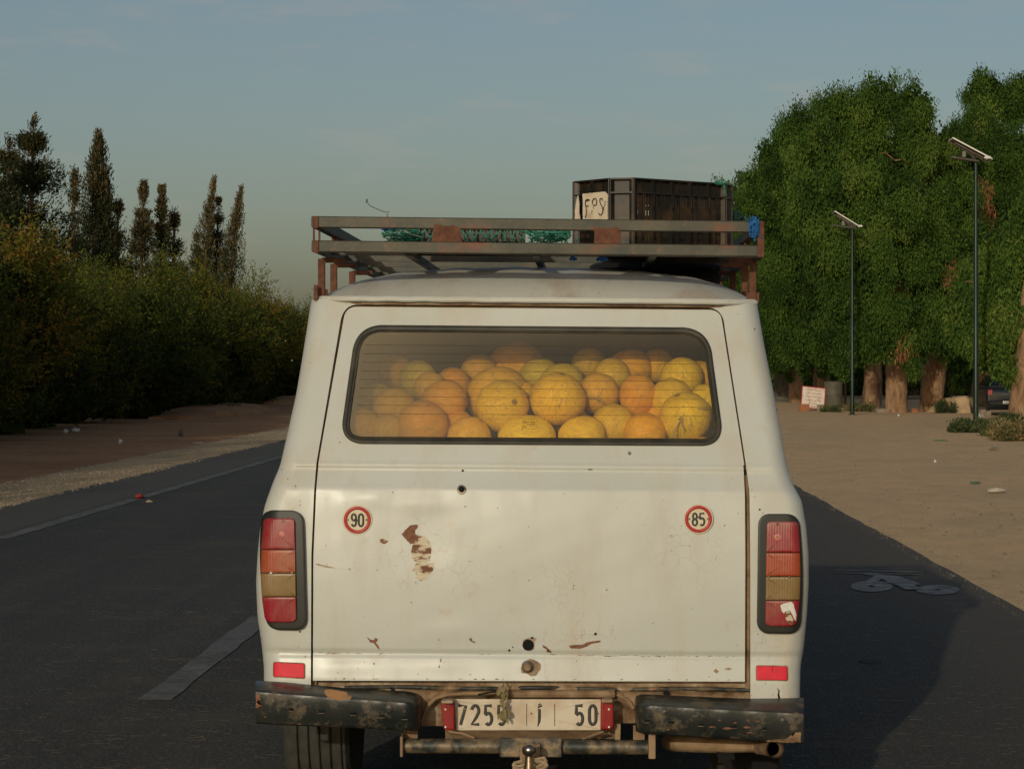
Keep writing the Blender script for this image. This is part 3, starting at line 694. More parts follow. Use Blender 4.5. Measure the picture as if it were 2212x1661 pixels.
for x, y, r in ((Z2(1280,237)+(12.3,)), (Z2(1325,160)+(2.6,)), (Z2(1077,294)+(2.6,)), (Z2(1493,300)+(2.4,)), (Z2(2008,118)+(3.1,)), (Z2(1115,260)+(1.6,)), (Z5(1953,178)+(2.6,)), (Z6(1677,528)+(2.1,)), (Z1(586,93)+(2.0,))):
    par = tailgate if 680 < x < 1608 else body
    patch('drilled_hole', disc(x, y, r, 18), .0012, .3, M['hole'], par, K_=2, prof=[(0, -.001), (0, .0012)])
hx, hy = Z5(1943, 350)
patch('hole_rim', ragged(disc(hx, hy, 10.5, 14), .9, 4, 3), .0015, 1, M['screw'], tailgate, K_=2)
patch('drilled_hole', disc(hx, hy-1, 6.4, 20), .0035, .3, M['hole'], tailgate, K_=2, prof=[(0, -.001), (0, .0035)])
# lock barrel with peeling collar
lx, ly = Z2(1290, 475)
patch('lock_collar', ragged([Z2(*p) for p in ((1200,480),(1240,410),(1300,385),(1340,395),(1385,415),(1420,450),(1415,500),(1370,560),(1320,575),(1270,545),(1210,540))], .6, 5, 5), .0012, .6, M['sill'], tailgate, K_=2)
c0 = P(Z2(1275, 470)[0], Z2(1275, 470)[1], dep(lx, ly)-.004)
part('lock_barrel', join(lathe([(.001, -.016), (.0105, -.016), (.0125, -.0145), (.0145, -.008), (.0175, -.006), (.0185, .002), (.0185, .01)], 28, 'y', c0)), M['screw'], tailgate)
part('lock_core', lathe([(.001, -.0195), (.0098, -.0195), (.0108, -.018), (.0108, -.01)], 20, 'y', c0), M['tan'], tailgate)

# strokes used for digits (unit box, y down)
def arc(cx, cy, rx, ry, a0, a1, n=14): t = np.radians(np.linspace(a0, a1, n)); return [(cx+rx*math.cos(x), cy+ry*math.sin(x)) for x in t]
DIG = {
 '7': [[(0, .03), (1, .03), (.28, 1)]],
 '2': [arc(.5, .28, .45, .26, 190, 380, 12)+[(.62, .62), (.05, .97), (1, .97)]],
 '5': [[(.93, .03), (.13, .03), (.10, .45)]+arc(.5, .69, .43, .29, 225, 495, 16)],
 '0': [arc(.5, .30, .42, .28, 180, 360, 10)+arc(.5, .70, .42, .28, 0, 180, 10)+[(.08, .30)]],
 '9': [arc(.5, .27, .40, .25, 0, 360, 16)+[(.90, .72)]+arc(.5, .72, .40, .25, 0, 160, 9)],
 '8': [arc(.5, .26, .36, .24, 0, 360, 16), arc(.5, .73, .43, .25, 0, 360, 18)],
}
def strokes(ch, x, y, w, h, r, df, off=.001, flat=(1, .35, 1), key=None):
    out = []
    for s in DIG[key or ch]:
        s = np.array(s); X = x+s[:, 0]*w; Y = y+s[:, 1]*h; X2, Y2 = [], []
        out.append(tube(P(X, Y, df(X, Y)-off), r, 8, flat=flat))
    return join(*out)
# speed badges
for (bx, by, txt) in ((772., 1122.3, '90'), (1508.8, 1120.5, '85')):
    bd = float(dep(bx, by, False))
    f_ = lambda X, Y, b=bd: np.asarray(X)*0+b
    bg = patch('speed_badge', disc(bx, by, 32.5, 56), .006, 2, M['badge_cream'], van, df=f_, K_=3, prof=[(0, -.008), (0, .004), (1, .0058), (2.5, .0060), (10, .0060), (10.5, .005), (11.5, .005)], label='round metal speed badge reading %s' % txt)
    lo = [disc(bx, by, r, 56) for r in (29.5, 28.8, 26, 23, 22)]; of = [.0058, .0085, .0095, .0085, .0048]
    V = np.concatenate([P(l[:, 0], l[:, 1], bd-o) for l, o in zip(lo, of)])
    part('red_ring', (V, ring_strip(lo)), M['badge_red'], bg, sharp=None)
    for k, c in enumerate(txt):
        part('digit', strokes(c, bx-13.5+k*15.5, by-13, 11.5, 27, .0031, f_, .0062, (1, .5, 1)), M['ink'], bg)
    part('number_bridge', tube(P([bx-2, bx+3], [by-(4 if txt=='85' else -1)]*2, bd-.0062), .0028, 6, flat=(1, .5, 1)), M['ink'], bg)
    for s in (-1, 1): part('screw', lathe([(.0005, -.0085), (.0034, -.0082), (.0040, -.0055)], 12, 'y', P(bx+s*20.5, by-.6, bd)), M['screw'], bg)

# tail lamps
for sd in (-1, 1):
    if sd < 0:
        H = rrect((565,1101), (655,1101.5), (663,1361), (577,1359), (24, 26, 26, 24), 10, (10, 40, 10, 40))
        bow = lambda p: np.array([p[0]-9*math.sin(math.pi*np.clip((p[1]-1101)/258, 0, 1))*np.clip((640-p[0])/70, 0, 1), p[1]])
        xl_ = lambda y: np.interp(y, [1118, 1186, 1240, 1290, 1344], [569.5, 564, 562.5, 565.5, 573]); xr_ = lambda y: np.interp(y, [1118, 1344], [636.5, 640.5])
        cuts = [1118, 1186.4, 1237.2, 1288.1, 1344]; mats = ['lred', 'lorange', 'lamber', 'lred2']
    else:
        H = rrect((1638,1109), (1726,1109), (1729,1368), (1634.5,1367), (24, 26, 26, 26), 10, (10, 40, 10, 40))
        bow = lambda p: np.array([p[0]+7*math.sin(math.pi*np.clip((p[1]-1109)/258, 0, 1))*np.clip((p[0]-1660)/60, 0, 1), p[1]])
        xl_ = lambda y: np.interp(y, [1125, 1352], [1656.5, 1653]); xr_ = lambda y: np.interp(y, [1125, 1190, 1244, 1296, 1352], [1724.5, 1728.5, 1729.5, 1727.5, 1721])
        cuts = [1125, 1192.8, 1244.4, 1296, 1352.4]; mats = ['lred', 'lorange', 'lamber', 'lred2']
    H = np.array([bow(p) for p in H])
    tl = patch('tail_lamp', H, .020, 3.5, M['housing'], van, df=bs_, K_=8, label='%s tail lamp cluster in a black surround' % ('left' if sd < 0 else 'right, with a torn white patch on the lower lens,'))
    for k in range(4):
        y0, y1 = cuts[k]+.7, cuts[k+1]-.7; r4 = [2, 2, 2, 2]
        if k == 0: r4 = [9, 9, 2, 2]
        if k == 3: r4 = [2, 2, 12, 12]
        q = rrect((xl_(y0), y0), (xr_(y0), y0), (xr_(y1), y1), (xl_(y1), y1), r4, 6, (8, 8, 8, 8))
        patch('lens', q, .030, 3.5, M[mats[k]], tl, df=bs_, K_=6)
    if sd < 0:
        patch('socket_stain', disc(*Z5(325, 750), 7.5, 20), .0315, 1.5, M['lfade'], tl, df=bs_, K_=2)
        sc = [Z5(335, 630), Z5(228, 1098), Z5(418, 1093)]
    else:
        patch('socket_stain', disc(*Z6(1838, 778), 8.5, 20), .0315, 1.5, M['lfade'], tl, df=bs_, K_=2)
        patch('socket_hole', disc(*Z6(1835, 776), 3., 14), .033, 1, M['sill'], tl, df=bs_, K_=2)
        sc = [Z6(1838, 658), Z6(1755, 1132), Z6(1944, 1136)]
        patch('torn_patch', ragged([Z6(*p) for p in ((1862,1390),(1895,1372),(1960,1357),(1980,1375),(2008,1470),(2005,1530),(1985,1515),(1965,1450),(1925,1425),(1895,1462),(1875,1440))], .6, 4, 2), .034, .6, M['litter'], tl, df=bs_, K_=3)
        patch('lens_hole', [Z6(*p) for p in ((1925,1425),(1950,1450),(1975,1510),(1985,1550),(1960,1570),(1925,1540),(1908,1500),(1910,1455))], .0325, .5, M['chipmix'], tl, df=bs_, K_=3)
    for k, (x, y) in enumerate(sc):
        c = P(x, y, float(bs_(x, y))-.030)
        part('lens_screw', lathe([(.0003, -.0035), (.0026, -.0035), (.0040, -.002), (.0044, .004)], 14, 'y', c), M['litter'] if (sd < 0 and k == 1) else M['screw'], tl)
# reflectors
for q, split in (([Z1(303,425), Z1(632,440), Z1(632,592), Z1(303,575)], 0), ([Z3(1593,540), Z3(1915,545), Z3(1918,690), Z3(1593,686)], 1)):
    rf = patch('reflector', rrect(*[np.array(p) for p in q], 2.5, 4, (10, 4, 10, 4)), .006, 1.4, M['refl'], van, df=bs_, K_=3)
    fr_ = rrect(*[np.array(p) for p in q], 2.5, 4, (10, 4, 10, 4)); l2 = [inset(fr_, d) for d in (-2.2, -1.8, -.4, .2)]; o2 = (0, .0035, .0045, .002)
    part('reflector_frame', (np.concatenate([P(l[:, 0], l[:, 1], bs_(l[:, 0], l[:, 1])-o) for l, o in zip(l2, o2)]), ring_strip(l2)), M['sill'], rf)
    if split: part('centre_line', tube(P([1668.2, 1668.4], [1439, 1465], bs_(1668, 1450)-.006), .0012, 4), M['badge_red'], rf)

# rear valance under the tailgate: rusty, with rolled lip and plate recess
vx = np.linspace(578, 1722, 150); vy = np.linspace(1471, 1604, 44); VXX, VYY = np.meshgrid(vx, vy)
rec = 1/(1+np.exp(-(VXX-915)/7))*1/(1+np.exp((VXX-1362)/7))
archY = 1503+ (np.abs((VXX-1138)/222)**6)*26
rec = rec*1/(1+np.exp(-(VYY-archY)/2.5))
vd = 7.085+.018*((VXX-1146)/560)**2+.035*rec-.012*np.exp(-((VYY-1487-(VXX-1146)*.006)/7)**2)+.02*np.clip((VYY-1500)/100, 0, 1)
keep = lambda X, Y: not ((X < 903 or X > 1392) and Y > 1555) and not ((903 < X < 960 and Y > 1568) or (1340 < X < 1388 and Y > 1560) or Y > 1596)
Pv = P(VXX, VYY, vd).reshape(-1, 3); Fv = [tuple(f) for f in gridF(44, 150) if keep(*(np.array([VXX.ravel()[f].mean(), VYY.ravel()[f].mean()])))]
part('rear_valance', (Pv, Fv), M['sill'], van, sharp=50)
xs = np.linspace(745, 1625, 60); part('valance_lip', tube(P(xs, 1486+(xs-1146)*.006+1.2*np.sin(xs*.02), 7.078-.006*np.sin(xs*.05)), .0085, 8, flat=(1, .8, .8)), M['black'], van)
ap = np.array([Z2(*p) for p in ((130,1080),(170,960),(210,880),(280,810),(400,775),(560,762),(750,758),(1100,752),(1500,750),(1900,752),(2150,765))]+[Z3(*p) for p in ((130,850),(230,900),(290,990))])
ap = np.array([[np.interp(s, range(len(ap)), ap[:, i]) for i in (0, 1)] for s in np.linspace(0, len(ap)-1, 60)])
part('recess_rim', tube(P(ap[:, 0], ap[:, 1], 7.085), .006, 7), M['tan'], van)
bx_ = [Z2(1085, 765), Z2(2215, 765)]; part('lamp_bar', tube(P([p[0] for p in bx_], [p[1] for p in bx_], 7.065), .0125, 10), M['tan'], van)
part('loose_rod', tube(P([Z2(740,772)[0], Z2(900,742)[0], Z2(1000,730)[0]], [Z2(740,772)[1], Z2(900,742)[1], Z2(1000,730)[1]], [7.03, 7.04, 7.06]), .003, 6), M['hole'], van)
for p in (Z3(635,825), Z1(1582,712), Z1(1872,688)): patch('rust_hole', disc(p[0], p[1], 7.0 if p[0] > 1200 else 4, 14)*np.array([1, .7])+np.array([0, p[1]*.3]), .014, .5, M['hole'], van, df=lambda X, Y: np.asarray(X)*0+7.085, K_=2, prof=[(0, -.001), (0, .016)])
part('rust_hole', join(beam(P(*Z3(1735,905), 7.06), P(*Z3(1735,850), 7.06), .022, .004, (0, 1, 0))), M['hole'], van)
part('rust_tear', tube(P([Z3(1808,775)[0], Z3(1830,800)[0], Z3(1822,840)[0], Z3(1838,900)[0]], [Z3(1808,775)[1], Z3(1830,800)[1], Z3(1822,840)[1], Z3(1838,900)[1]], 7.055), .0035, 5), M['hole'], van)
# body skirt right of the valance down to the bumper
part('skirt', (P([1622, 1728, 1726, 1622], [1505, 1505, 1545, 1545], [7.075, 7.10, 7.11, 7.08]), [(0, 3, 2, 1)]), M['sill'], van)

# number plate with embossed characters and side lamps
pd = lambda X, Y: np.asarray(X)*0+7.055
plo = rrect(Z2(478, 820), Z2(2066, 822), Z2(2062, 1156), Z2(505, 1158), 1.5, 4, (30, 8, 30, 8))
npl = patch('number_plate', plo, .006, 1.2, M['plate'], van, df=pd, K_=5, label='dusty white number plate reading 7255, an Arabic letter and 50')
def dig(c, zx0, zx1, zy0=885, zy1=1098):
    a_, b_ = Z2(zx0, zy0), Z2(zx1, zy1)
    part('plate_character', strokes(c, a_[0], a_[1], b_[0]-a_[0], b_[1]-a_[1], .0051, pd, .0062, (1, .3, 1)), M['ink'], npl)
for c, a_, b_ in (('7', 527, 608), ('2', 668, 752), ('5', 810, 893), ('5', 952, 1034), ('5', 1792, 1876), ('0', 1936, 2020)): dig(c, a_, b_)
def zt(pts, r, flat=(1, .3, 1)): p = np.array([Z2(*q) for q in pts]); return tube(P(p[:, 0], p[:, 1], 7.055-.0062), r, 8, flat=flat)
part('plate_character', join(zt([(1402, 925), (1403, 1000), (1400, 1060), (1384, 1115)], np.array([.0045, .0048, .0042, .0015])), zt([(1420, 878), (1402, 872), (1392, 885), (1404, 897), (1428, 888)], .0022), zt([(1384, 914), (1408, 900), (1432, 893)], .0024)), M['ink'], npl)
for x in (1265, 1567): part('plate_bar', zt([(x, 872), (x, 1110)], .0011), M['ink'], npl)
for x, y in ((1312, 973), (2035, 975), (600, 928)): part('plate_screw', lathe([(.0003, -.0035), (.0024, -.0032), (.0032, 0)], 12, 'y', P(*Z2(x, y), 7.049)), M['screw'], npl)
for zq, inn in (((335, 830, 480, 1155), 1), ((2066, 822, 2200, 1152), -1)):
    a_, b_ = Z2(zq[0], zq[1]), Z2(zq[2], zq[3])
    o_ = rrect((a_[0], a_[1]+(2 if inn > 0 else 0)), (b_[0], a_[1]), (b_[0]+1, b_[1]), (a_[0]+(7 if inn > 0 else 0), b_[1]-1), (6, 3, 5, 4) if inn > 0 else (3, 14, 12, 3), 6, (6, 8, 6, 8))
    pl_ = patch('plate_lamp', o_, .045, 3, M['plred'], van, df=pd, K_=4)
    part('plate_lamp_hood', join(beam(P(a_[0]+2, a_[1]+2, 7.0), P(b_[0]-1, a_[1]+2, 7.0), .05, .010, b=.003)), M['sill'], pl_)
    for yy in (930, 1120): part('lamp_screw', lathe([(.0003, -.003), (.0028, -.0028), (.0036, .002)], 10, 'y', P(*Z2((zq[0]+zq[2])/2-25*inn*0-20*inn, yy), 7.055-.045)), M['litter'], pl_)
# panel below the plate and bracket straps
part('lower_panel', (P(*np.array([Z2(390,1160), Z2(2100,1165), Z2(2060,1250), Z2(470,1250)]).T, np.array([7.06, 7.06, 7.09, 7.09])), [(0, 3, 2, 1)]), M['tan'], van)
part('bent_strap', tube(P(*np.array([Z2(420,1170), Z2(560,1190), Z2(700,1240)]).T, 7.03), .0035, 5), M['tan'], van)
part('bent_strap', tube(P(*np.array([Z2(2090,1170), Z2(1960,1215), Z2(1870,1250)]).T, 7.03), .0035, 5), M['tan'], van)
part('side_strap', beam(P(*Z3(125, 1150), 7.06), P(*Z3(120, 1320), 7.06), .016, .006, (0, 1, 0)), M['tan'], van)

# tow bar
xs = np.linspace(872, 1400, 40); yc = np.interp(xs, [872, 1400], [1609.5, 1613])
part('tow_bar', tube(P(xs, yc, 7.02), .0225, 16), simple('scraped tow bar', (.030, .034, .030), .5, .2, (.20, .145, .085), 22, .4, lo=.42, hi=.62), van)
for x, w in ((869, 6), (1408, 15)):
    part('end_plate', beam(P(x, 1586 if x < 1000 else 1580, 7.01), P(x, 1630 if x < 1000 else 1634, 7.01), w*.0014, .07, (0, 1, 0), b=.002), M['tan'], van)
part('frame_bracket', join(beam(P(888, 1596, 7.07), P(888, 1570, 7.07), .04, .01, (0, 1, 0)), beam(P(1380, 1600, 7.07), P(1380, 1565, 7.07), .035, .01, (0, 1, 0))), M['tan'], van)
part('hitch_plate', beam(P(1146.5, 1592, 6.985), P(1146.5, 1634, 6.985), .188, .012, (0, 1, 0), b=.003), simple('scraped hitch plate', (.035, .038, .034), .5, .2, (.24, .17, .10), 20, .4, lo=.40, hi=.60), van)
bc = P(1143, 1619, 6.86)
part('tow_ball', join(sphere(bc, .0212, 24, 14), lathe([(.0115, 0), (.013, -.02), (.017, -.05), (.02, -.09)], 18, 'z', bc+np.array([0, 0, -.012]))), M['chrome'], van)
part('ball_mount', join(beam(bc+np.array([0, -.02, -.09]), bc+np.array([0, .13, -.09]), .07, .02, b=.004), beam(bc+np.array([0, .12, -.1]), bc+np.array([0, .12, .0]), .06, .02, (0, 1, 0))), M['tan'], van)
# exhaust
sil = P(1545, 1606, 7.2)
th = []
L0, L1 = P(1440, 1599, 7.22), P(1648, 1613, 7.10)
pts = [L0+(L1-L0)*s for s in (-.02, 0, .03, .1, .3, .5, .7, .85, 1)]
part('silencer', tube(pts, [.02, .040, .046, .050, .048, .044, .036, .030, .024], 20, flat=(1, 1, .62)), M['tan'], van)
pe = [P(1640, 1613, 7.10), P(1660, 1615, 7.02), P(1672, 1617, 6.98), P(1674, 1617, 6.95)]
V, F = tube(pe, [.022, .023, .0255, .0265], 20, cap=False); V2_, F2_ = tube(pe[::-1], [.0225, .0215, .019, .019], 20, cap=False)
part('tailpipe', join((V, F), (V2_, F2_)), M['tan'], van)
part('pipe_bore', lathe([(.0005, 0), (.021, 0)], 18, 'y', P(1670, 1616.5, 6.995)), M['hole'], van)
part('hanger', beam(P(1560, 1600, 7.15), P(1570, 1640, 7.15), .05, .05, (0, 1, 0)), M['hole'], van)

# wheels
def wheel(name, cx, cy, r, w, parent, grooves=True):
    e_ = empty(name, (0, 0, 0)); attach_world = e_
    e_.location = (cx*K, cy*K, r*K); e_.parent = parent; e_.matrix_parent_inverse = Matrix.Translation(parent.location).inverted()
    pr = [(r*.60, -w/2+.01), (r*.72, -w/2), (r*.9, -w/2-.004), (r*.965, -w/2+.008)]
    ns = 5
    for k in range(ns):
        a_ = -w/2+.014+(w-.028)*k/ns; b_ = a_+(w-.028)/ns
        pr += [(r*.99, a_+.001), (r, a_+.004), (r, b_-.008), (r*.99, b_-.005), (r*.965, b_-.004), (r*.965, b_-.001)]
    pr += [(r*.965, w/2-.008), (r*.9, w/2+.004), (r*.72, w/2), (r*.6, w/2-.01)]
    o1 = obj('tyre', mesh('tyre', *lathe(pr, 56, 'x'), M['tyre'], sharp=30), None); o1.parent = e_
    o2 = obj('rim', mesh('rim', *lathe([(.02, -w/2+.03), (r*.3, -w/2+.03), (r*.5, -w/2+.05), (r*.6, -w/2+.01), (r*.6, w/2-.01), (r*.5, w/2-.05), (.02, w/2-.04)], 40, 'x'), M['screw'], sharp=30), None); o2.parent = e_
    return e_
wheel('wheel', -.872, 7.83, .33, .205, van); wheel('wheel', .545, 7.83, .33, .205, van)
wheel('wheel', -.872, 11.0, .33, .205, van); wheel('wheel', .545, 11.0, .33, .205, van)
part('mud_flap', box(.45, .62, 7.40, 7.41, .16, .46), M['hole'], van)

# bumpers: two worn black halves
def bumper(rows, d0, cap, lab):
    rows = np.array(rows, float); n = 46; s = np.linspace(0, 1, n)
    g = lambda i: np.interp(rows[0, 0]+(rows[-1, 0]-rows[0, 0])*s, rows[:, 0], rows[:, i]) if rows[0, 0] < rows[-1, 0] else None
    X = g(0); T, R_, B = g(1), g(2), g(3); sec = []
    for i in range(n):
        h = B[i]-R_[i]; q = [(T[i]-1, .17), (T[i], .10), (T[i]+(R_[i]-T[i])*.45, .045), (R_[i]-5, .018), (R_[i]-1.5, .006), (R_[i]+2, 0), (R_[i]+8, -.002), (R_[i]+h*.35, .002), (R_[i]+h*.62, .003), (R_[i]+h*.72, .008), (R_[i]+h*.86, .012), (B[i]-3, .016), (B[i], .028), (B[i]-2, .10)]
        x = X[i]; shift = 0; sh = 1.
        e_ = (x-rows[0, 0]) if cap < 0 else (rows[-1, 0]-x)
        if e_ < 34:
            t = 1-e_/34; shift = .055*(1-math.sqrt(max(0, 1-t*t))); sh = 1-.10*(1-math.sqrt(max(0, 1-t**2)))
        mid = (T[i]+B[i])/2
        dd = d0+shift+.010*math.sin(i*.7)*.15
        sec.append(P([x]*len(q), [mid+(a_-mid)*sh for a_, _ in q], [dd+b_ for _, b_ in q]))
    R = np.array(sec); m, k = R.shape[:2]; V = R.reshape(-1, 3); F = [tuple(f) for f in gridF(m, k)]
    e0 = 0 if cap < 0 else m-1; idx = [e0*k+j for j in range(k)]
    V = np.concatenate([V, V[idx]+np.array([0, .09, 0])]); F += [(idx[j], idx[j+1], len(V)-k+j+1, len(V)-k+j) for j in range(k-1)]
    return part('bumper', (V, F), M['black'], van, sharp=40, label=lab)
bl = bumper([(552, 1470, 1491, 1562), (610, 1472, 1496, 1565), (760, 1487, 1507, 1571), (875, 1492, 1515.5, 1577), (906, 1496, 1517, 1579)], 6.93, 1, 'left half of the chipped black rear bumper')
br = bumper([(1373.5, 1498, 1521, 1582), (1400, 1499, 1521, 1585), (1500, 1504, 1527, 1591), (1600, 1508, 1532, 1597), (1736, 1507, 1539, 1605)], 6.93, -1, 'right half of the chipped black rear bumper, hanging lower')
for b_, lst in ((bl, [Z1(490,930)+(4,), Z1(818,952)+(6,), Z1(1160,975)+(6,), Z1(1470,1000)+(6,), Z1(1718,1020)+(6,)]), (br, [Z3(430,1120)+(5,), Z3(688,1138)+(6,), Z3(1003,1158)+(6,), Z3(1347,1180)+(6,), Z3(1675,1202)+(4,)])):
    for x, y, w in lst:
        part('slot', join(beam(P(x-w, y, 6.933), P(x+w, y, 6.933), .012, .0085)), M['hole'], b_)
        part('slot_lip', join(beam(P(x-w-.5, y+3.8, 6.929), P(x+w+.5, y+3.8, 6.929), .010, .0010)), M['tan'], b_)
for b_, x, y in ((bl, *Z1(300, 830)), (bl, *Z1(1555, 910)), (br, *Z3(620, 1025)), (br, *Z3(1873, 1110))):
    c = P(x, y, 6.93); part('bumper_bolt', join(lathe([(.0005, -.011), (.0075, -.010), (.0085, -.004)], 6, 'y', c), lathe([(.0005, -.004), (.0115, -.0035), (.0130, .004)], 20, 'y', c)), M['black'], b_)
fl_ = lambda X, Y: np.asarray(X)*0+6.932
patch('rust_patch', ragged([Z1(*p) for p in ((110,770),(150,775),(165,830),(120,850),(180,890),(110,920))], .9, 4, 18), .004, .5, M['rustchip'], bl, df=fl_, K_=3)
patch('rust_patch', ragged([Z1(*p) for p in ((850,722),(930,715),(1095,745),(1100,775),(1150,790),(1140,810),(1080,835),(1000,838),(930,815),(880,795),(855,760))], .9, 4, 8), .004, .5, simple('bare primer', (.36, .19, .085), .85), bl, df=fl_, K_=3)
patch('mud_patch', ragged([Z3(*p) for p in ((1700,1335),(1850,1320),(1960,1280),(2040,1200),(2060,1180),(2065,1350),(1900,1352))], 1.2, 4, 9), .004, .5, M['tan'], br, df=lambda X, Y: 6.937+np.clip((np.asarray(Y)-1592)/12, 0, 1)*.010, K_=3)
for p in ((1200,1115,16,9), (1365,1140,20,8), (1500,1115,22,8), (1600,1125,30,9), (1490,1190,38,13), (1290,1200,60,12), (1120,1185,35,8), (1515,1245,30,6)):
    o_ = np.array([Z3(p[0]+p[2]*math.cos(t), p[1]+p[3]*math.sin(t)) for t in np.linspace(0, 2*np.pi, 9)[:-1]])
    patch('rust_fleck', ragged(o_, .8, 3, p[0]), .0035, .3, M['rustchip'], br, df=fl_, K_=2)

# ------------------------------------------------------------------ roof rack (part of the van)
rack = obj('roof_rack', mesh('roof_rack', *join(*[beam((-.85, y, 1.835), (.565, y, 1.827), .028, .026) for y in (7.62, 8.05, 8.5, 8.95, 9.4)], *[beam((x, 7.28, 1.812), (x, 9.75, 1.812), .022, .02) for x in (-.55, -.15, .22)]), M['rack']), van, label='rusty grey steel roof rack')
def rk(name, vf, m='rack', **kw): return part(name, vf, M[m], rack, sharp=30, **kw)
d0 = 7.25
def railp(X0, Y0, X1, Y1, w=.03, h=.036, m='rack', nm='rail'):
    return rk(nm, beam(P(X0, Y0, d0), P(X1, Y1, d0), w, h, b=.003), m)
railp(673.5, 479.5, 1650, 490.5); railp(674.5, 532, 1650, 542.5, .042)
TLz, BLz = P(673, 479.5, d0), P(674, 532, d0); TRz, BRz = P(1650, 490.5, d0), P(1650, 542.5, d0)
for q, dx in ((TLz, .014), (BLz, .014), (TRz, -.014), (BRz, -.014)):
    rk('side_rail', beam(q+np.array([dx, .024, 0]), q+np.array([dx, 2.5, 0]), .026, .036, b=.003))
for q, w in ((TLz, .03), (BLz, .03)): rk('rail', beam(q+np.array([0, 2.5, 0]), q+np.array([1.415, 2.5, -.01]), w, .036))
for X in (678, 690): rk('corner_post', beam(P(X, 490, d0+.012), P(X, 523, d0+.012), .006, .006, (0, 1, 0)), 'rust')
rk('corner_post', beam(P(1643.5, 478.5, d0-.026), P(1643.5, 555, d0-.026), .0215, .006, (0, 1, 0), b=.001), 'rust')
rk('corner_post', beam(P(681.5, 467.5, d0-.019), P(681.5, 492.5, d0-.019), .017, .004, (0, 1, 0)), 'rust')
rk('corner_post', beam(P(682.5, 519, d0-.025), P(682.5, 546, d0-.025), .016, .004, (0, 1, 0)), 'rust')
for k in range(1, 5):
    for xx in (TLz[0]+.014, TRz[0]-.014): rk('stanchion', beam((xx, d0+.55*k, 1.83), (xx, d0+.55*k, 1.905), .02, .02, (0, 1, 0)), 'rust')
wp = lambda X, Y: np.asarray(X)*0+7.235
for pl_, sd in (([(938,483),(950,485),(958,489),(980,487),(995,492),(996,520),(1006,527),(990,533),(976,530),(960,536),(938,528),(932,522)], 1), ([(1284,490),(1300,493),(1322,492),(1334,489),(1341,497),(1341,527),(1345,536),(1330,539),(1310,531),(1290,534),(1283,523)], 2)):
    o_ = rk('welded_plate', (np.zeros((3, 3)), [(0, 1, 2)]), 'rust'); bpy.data.objects.remove(o_)
    patch('welded_plate', ragged(pl_, .7, 4, sd), .003, .4, M['rust'], rack, df=wp, K_=3, prof=[(0, -.012), (0, .003)])
# legs standing in the gutter
for y in (7.40, 7.76, 8.38, 9.2):
    for sd, xg, zg in ((-1, -.838, 1.672), (1, .540, 1.662)):
        o_ = join(beam((xg, y, zg), (xg, y, 1.800), .022, .020, (0, 1, 0), b=.002), beam((xg-.0*sd-.011*sd*-1*0, y, 1.795), (xg-sd*.075, y, 1.795), .022, .016, b=.002), beam((xg, y, zg-.005), (xg, y, zg+.03), .04, .006, (0, 1, 0)))
        rk('leg', o_, 'rust')
rk('clamp', beam((-.852, 7.36, 1.665), (-.852, 7.36, 1.715), .012, .012, (0, 1, 0)), 'rust')
if 0: rk('brace', beam((.53, 7.5, 1.67), (.40, 7.62, 1.81), .012, .012), 'rust')
# ------------------------------------------------------------------ melons heaped behind the rear window
def melon_mesh(nm, mat, el, seed):
    r_ = random.Random(seed); nu, nv = 32, 22; V = []
    for i in range(nv+1):
        ph = math.pi*i/nv
        for j in range(nu):
            th = 2*math.pi*j/nu
            r = 1+.012*math.cos(10*th+seed)*math.sin(ph)+.02*math.sin(2*th+seed)*math.sin(ph)**2+.015*math.cos(3*ph+seed)
            d = .05*math.exp(-(ph/.18)**2)+.04*math.exp(-((math.pi-ph)/.16)**2)
            V.append((r*math.sin(ph)*math.cos(th), r*math.sin(ph)*math.sin(th), el*(r*math.cos(ph)-math.copysign(d, math.cos(ph)))))
    F = []
    for i in range(nv):
        for j in range(nu):
            k = (j+1) % nu; F.append((i*nu+j, (i+1)*nu+j, (i+1)*nu+k, i*nu+k))
    return mesh(nm, V, F, mat, sharp=None)
mm = {'y': mat_melon('yellow melon rind', (.76, .50, .02), (.90, .67, .06)), 'o': mat_melon('orange melon rind', (.76, .36, .01), (.86, .50, .03)), 'p': mat_melon('pale melon rind', (.72, .43, .03), (.82, .57, .08)), 'g': mat_melon('greenish melon rind', (.56, .42, .03), (.68, .54, .07))}
MM = {k: [melon_mesh('melon', mm[k], el, s) for s, el in ((1, 1.0), (2, 1.12), (3, 1.25))] for k in mm}
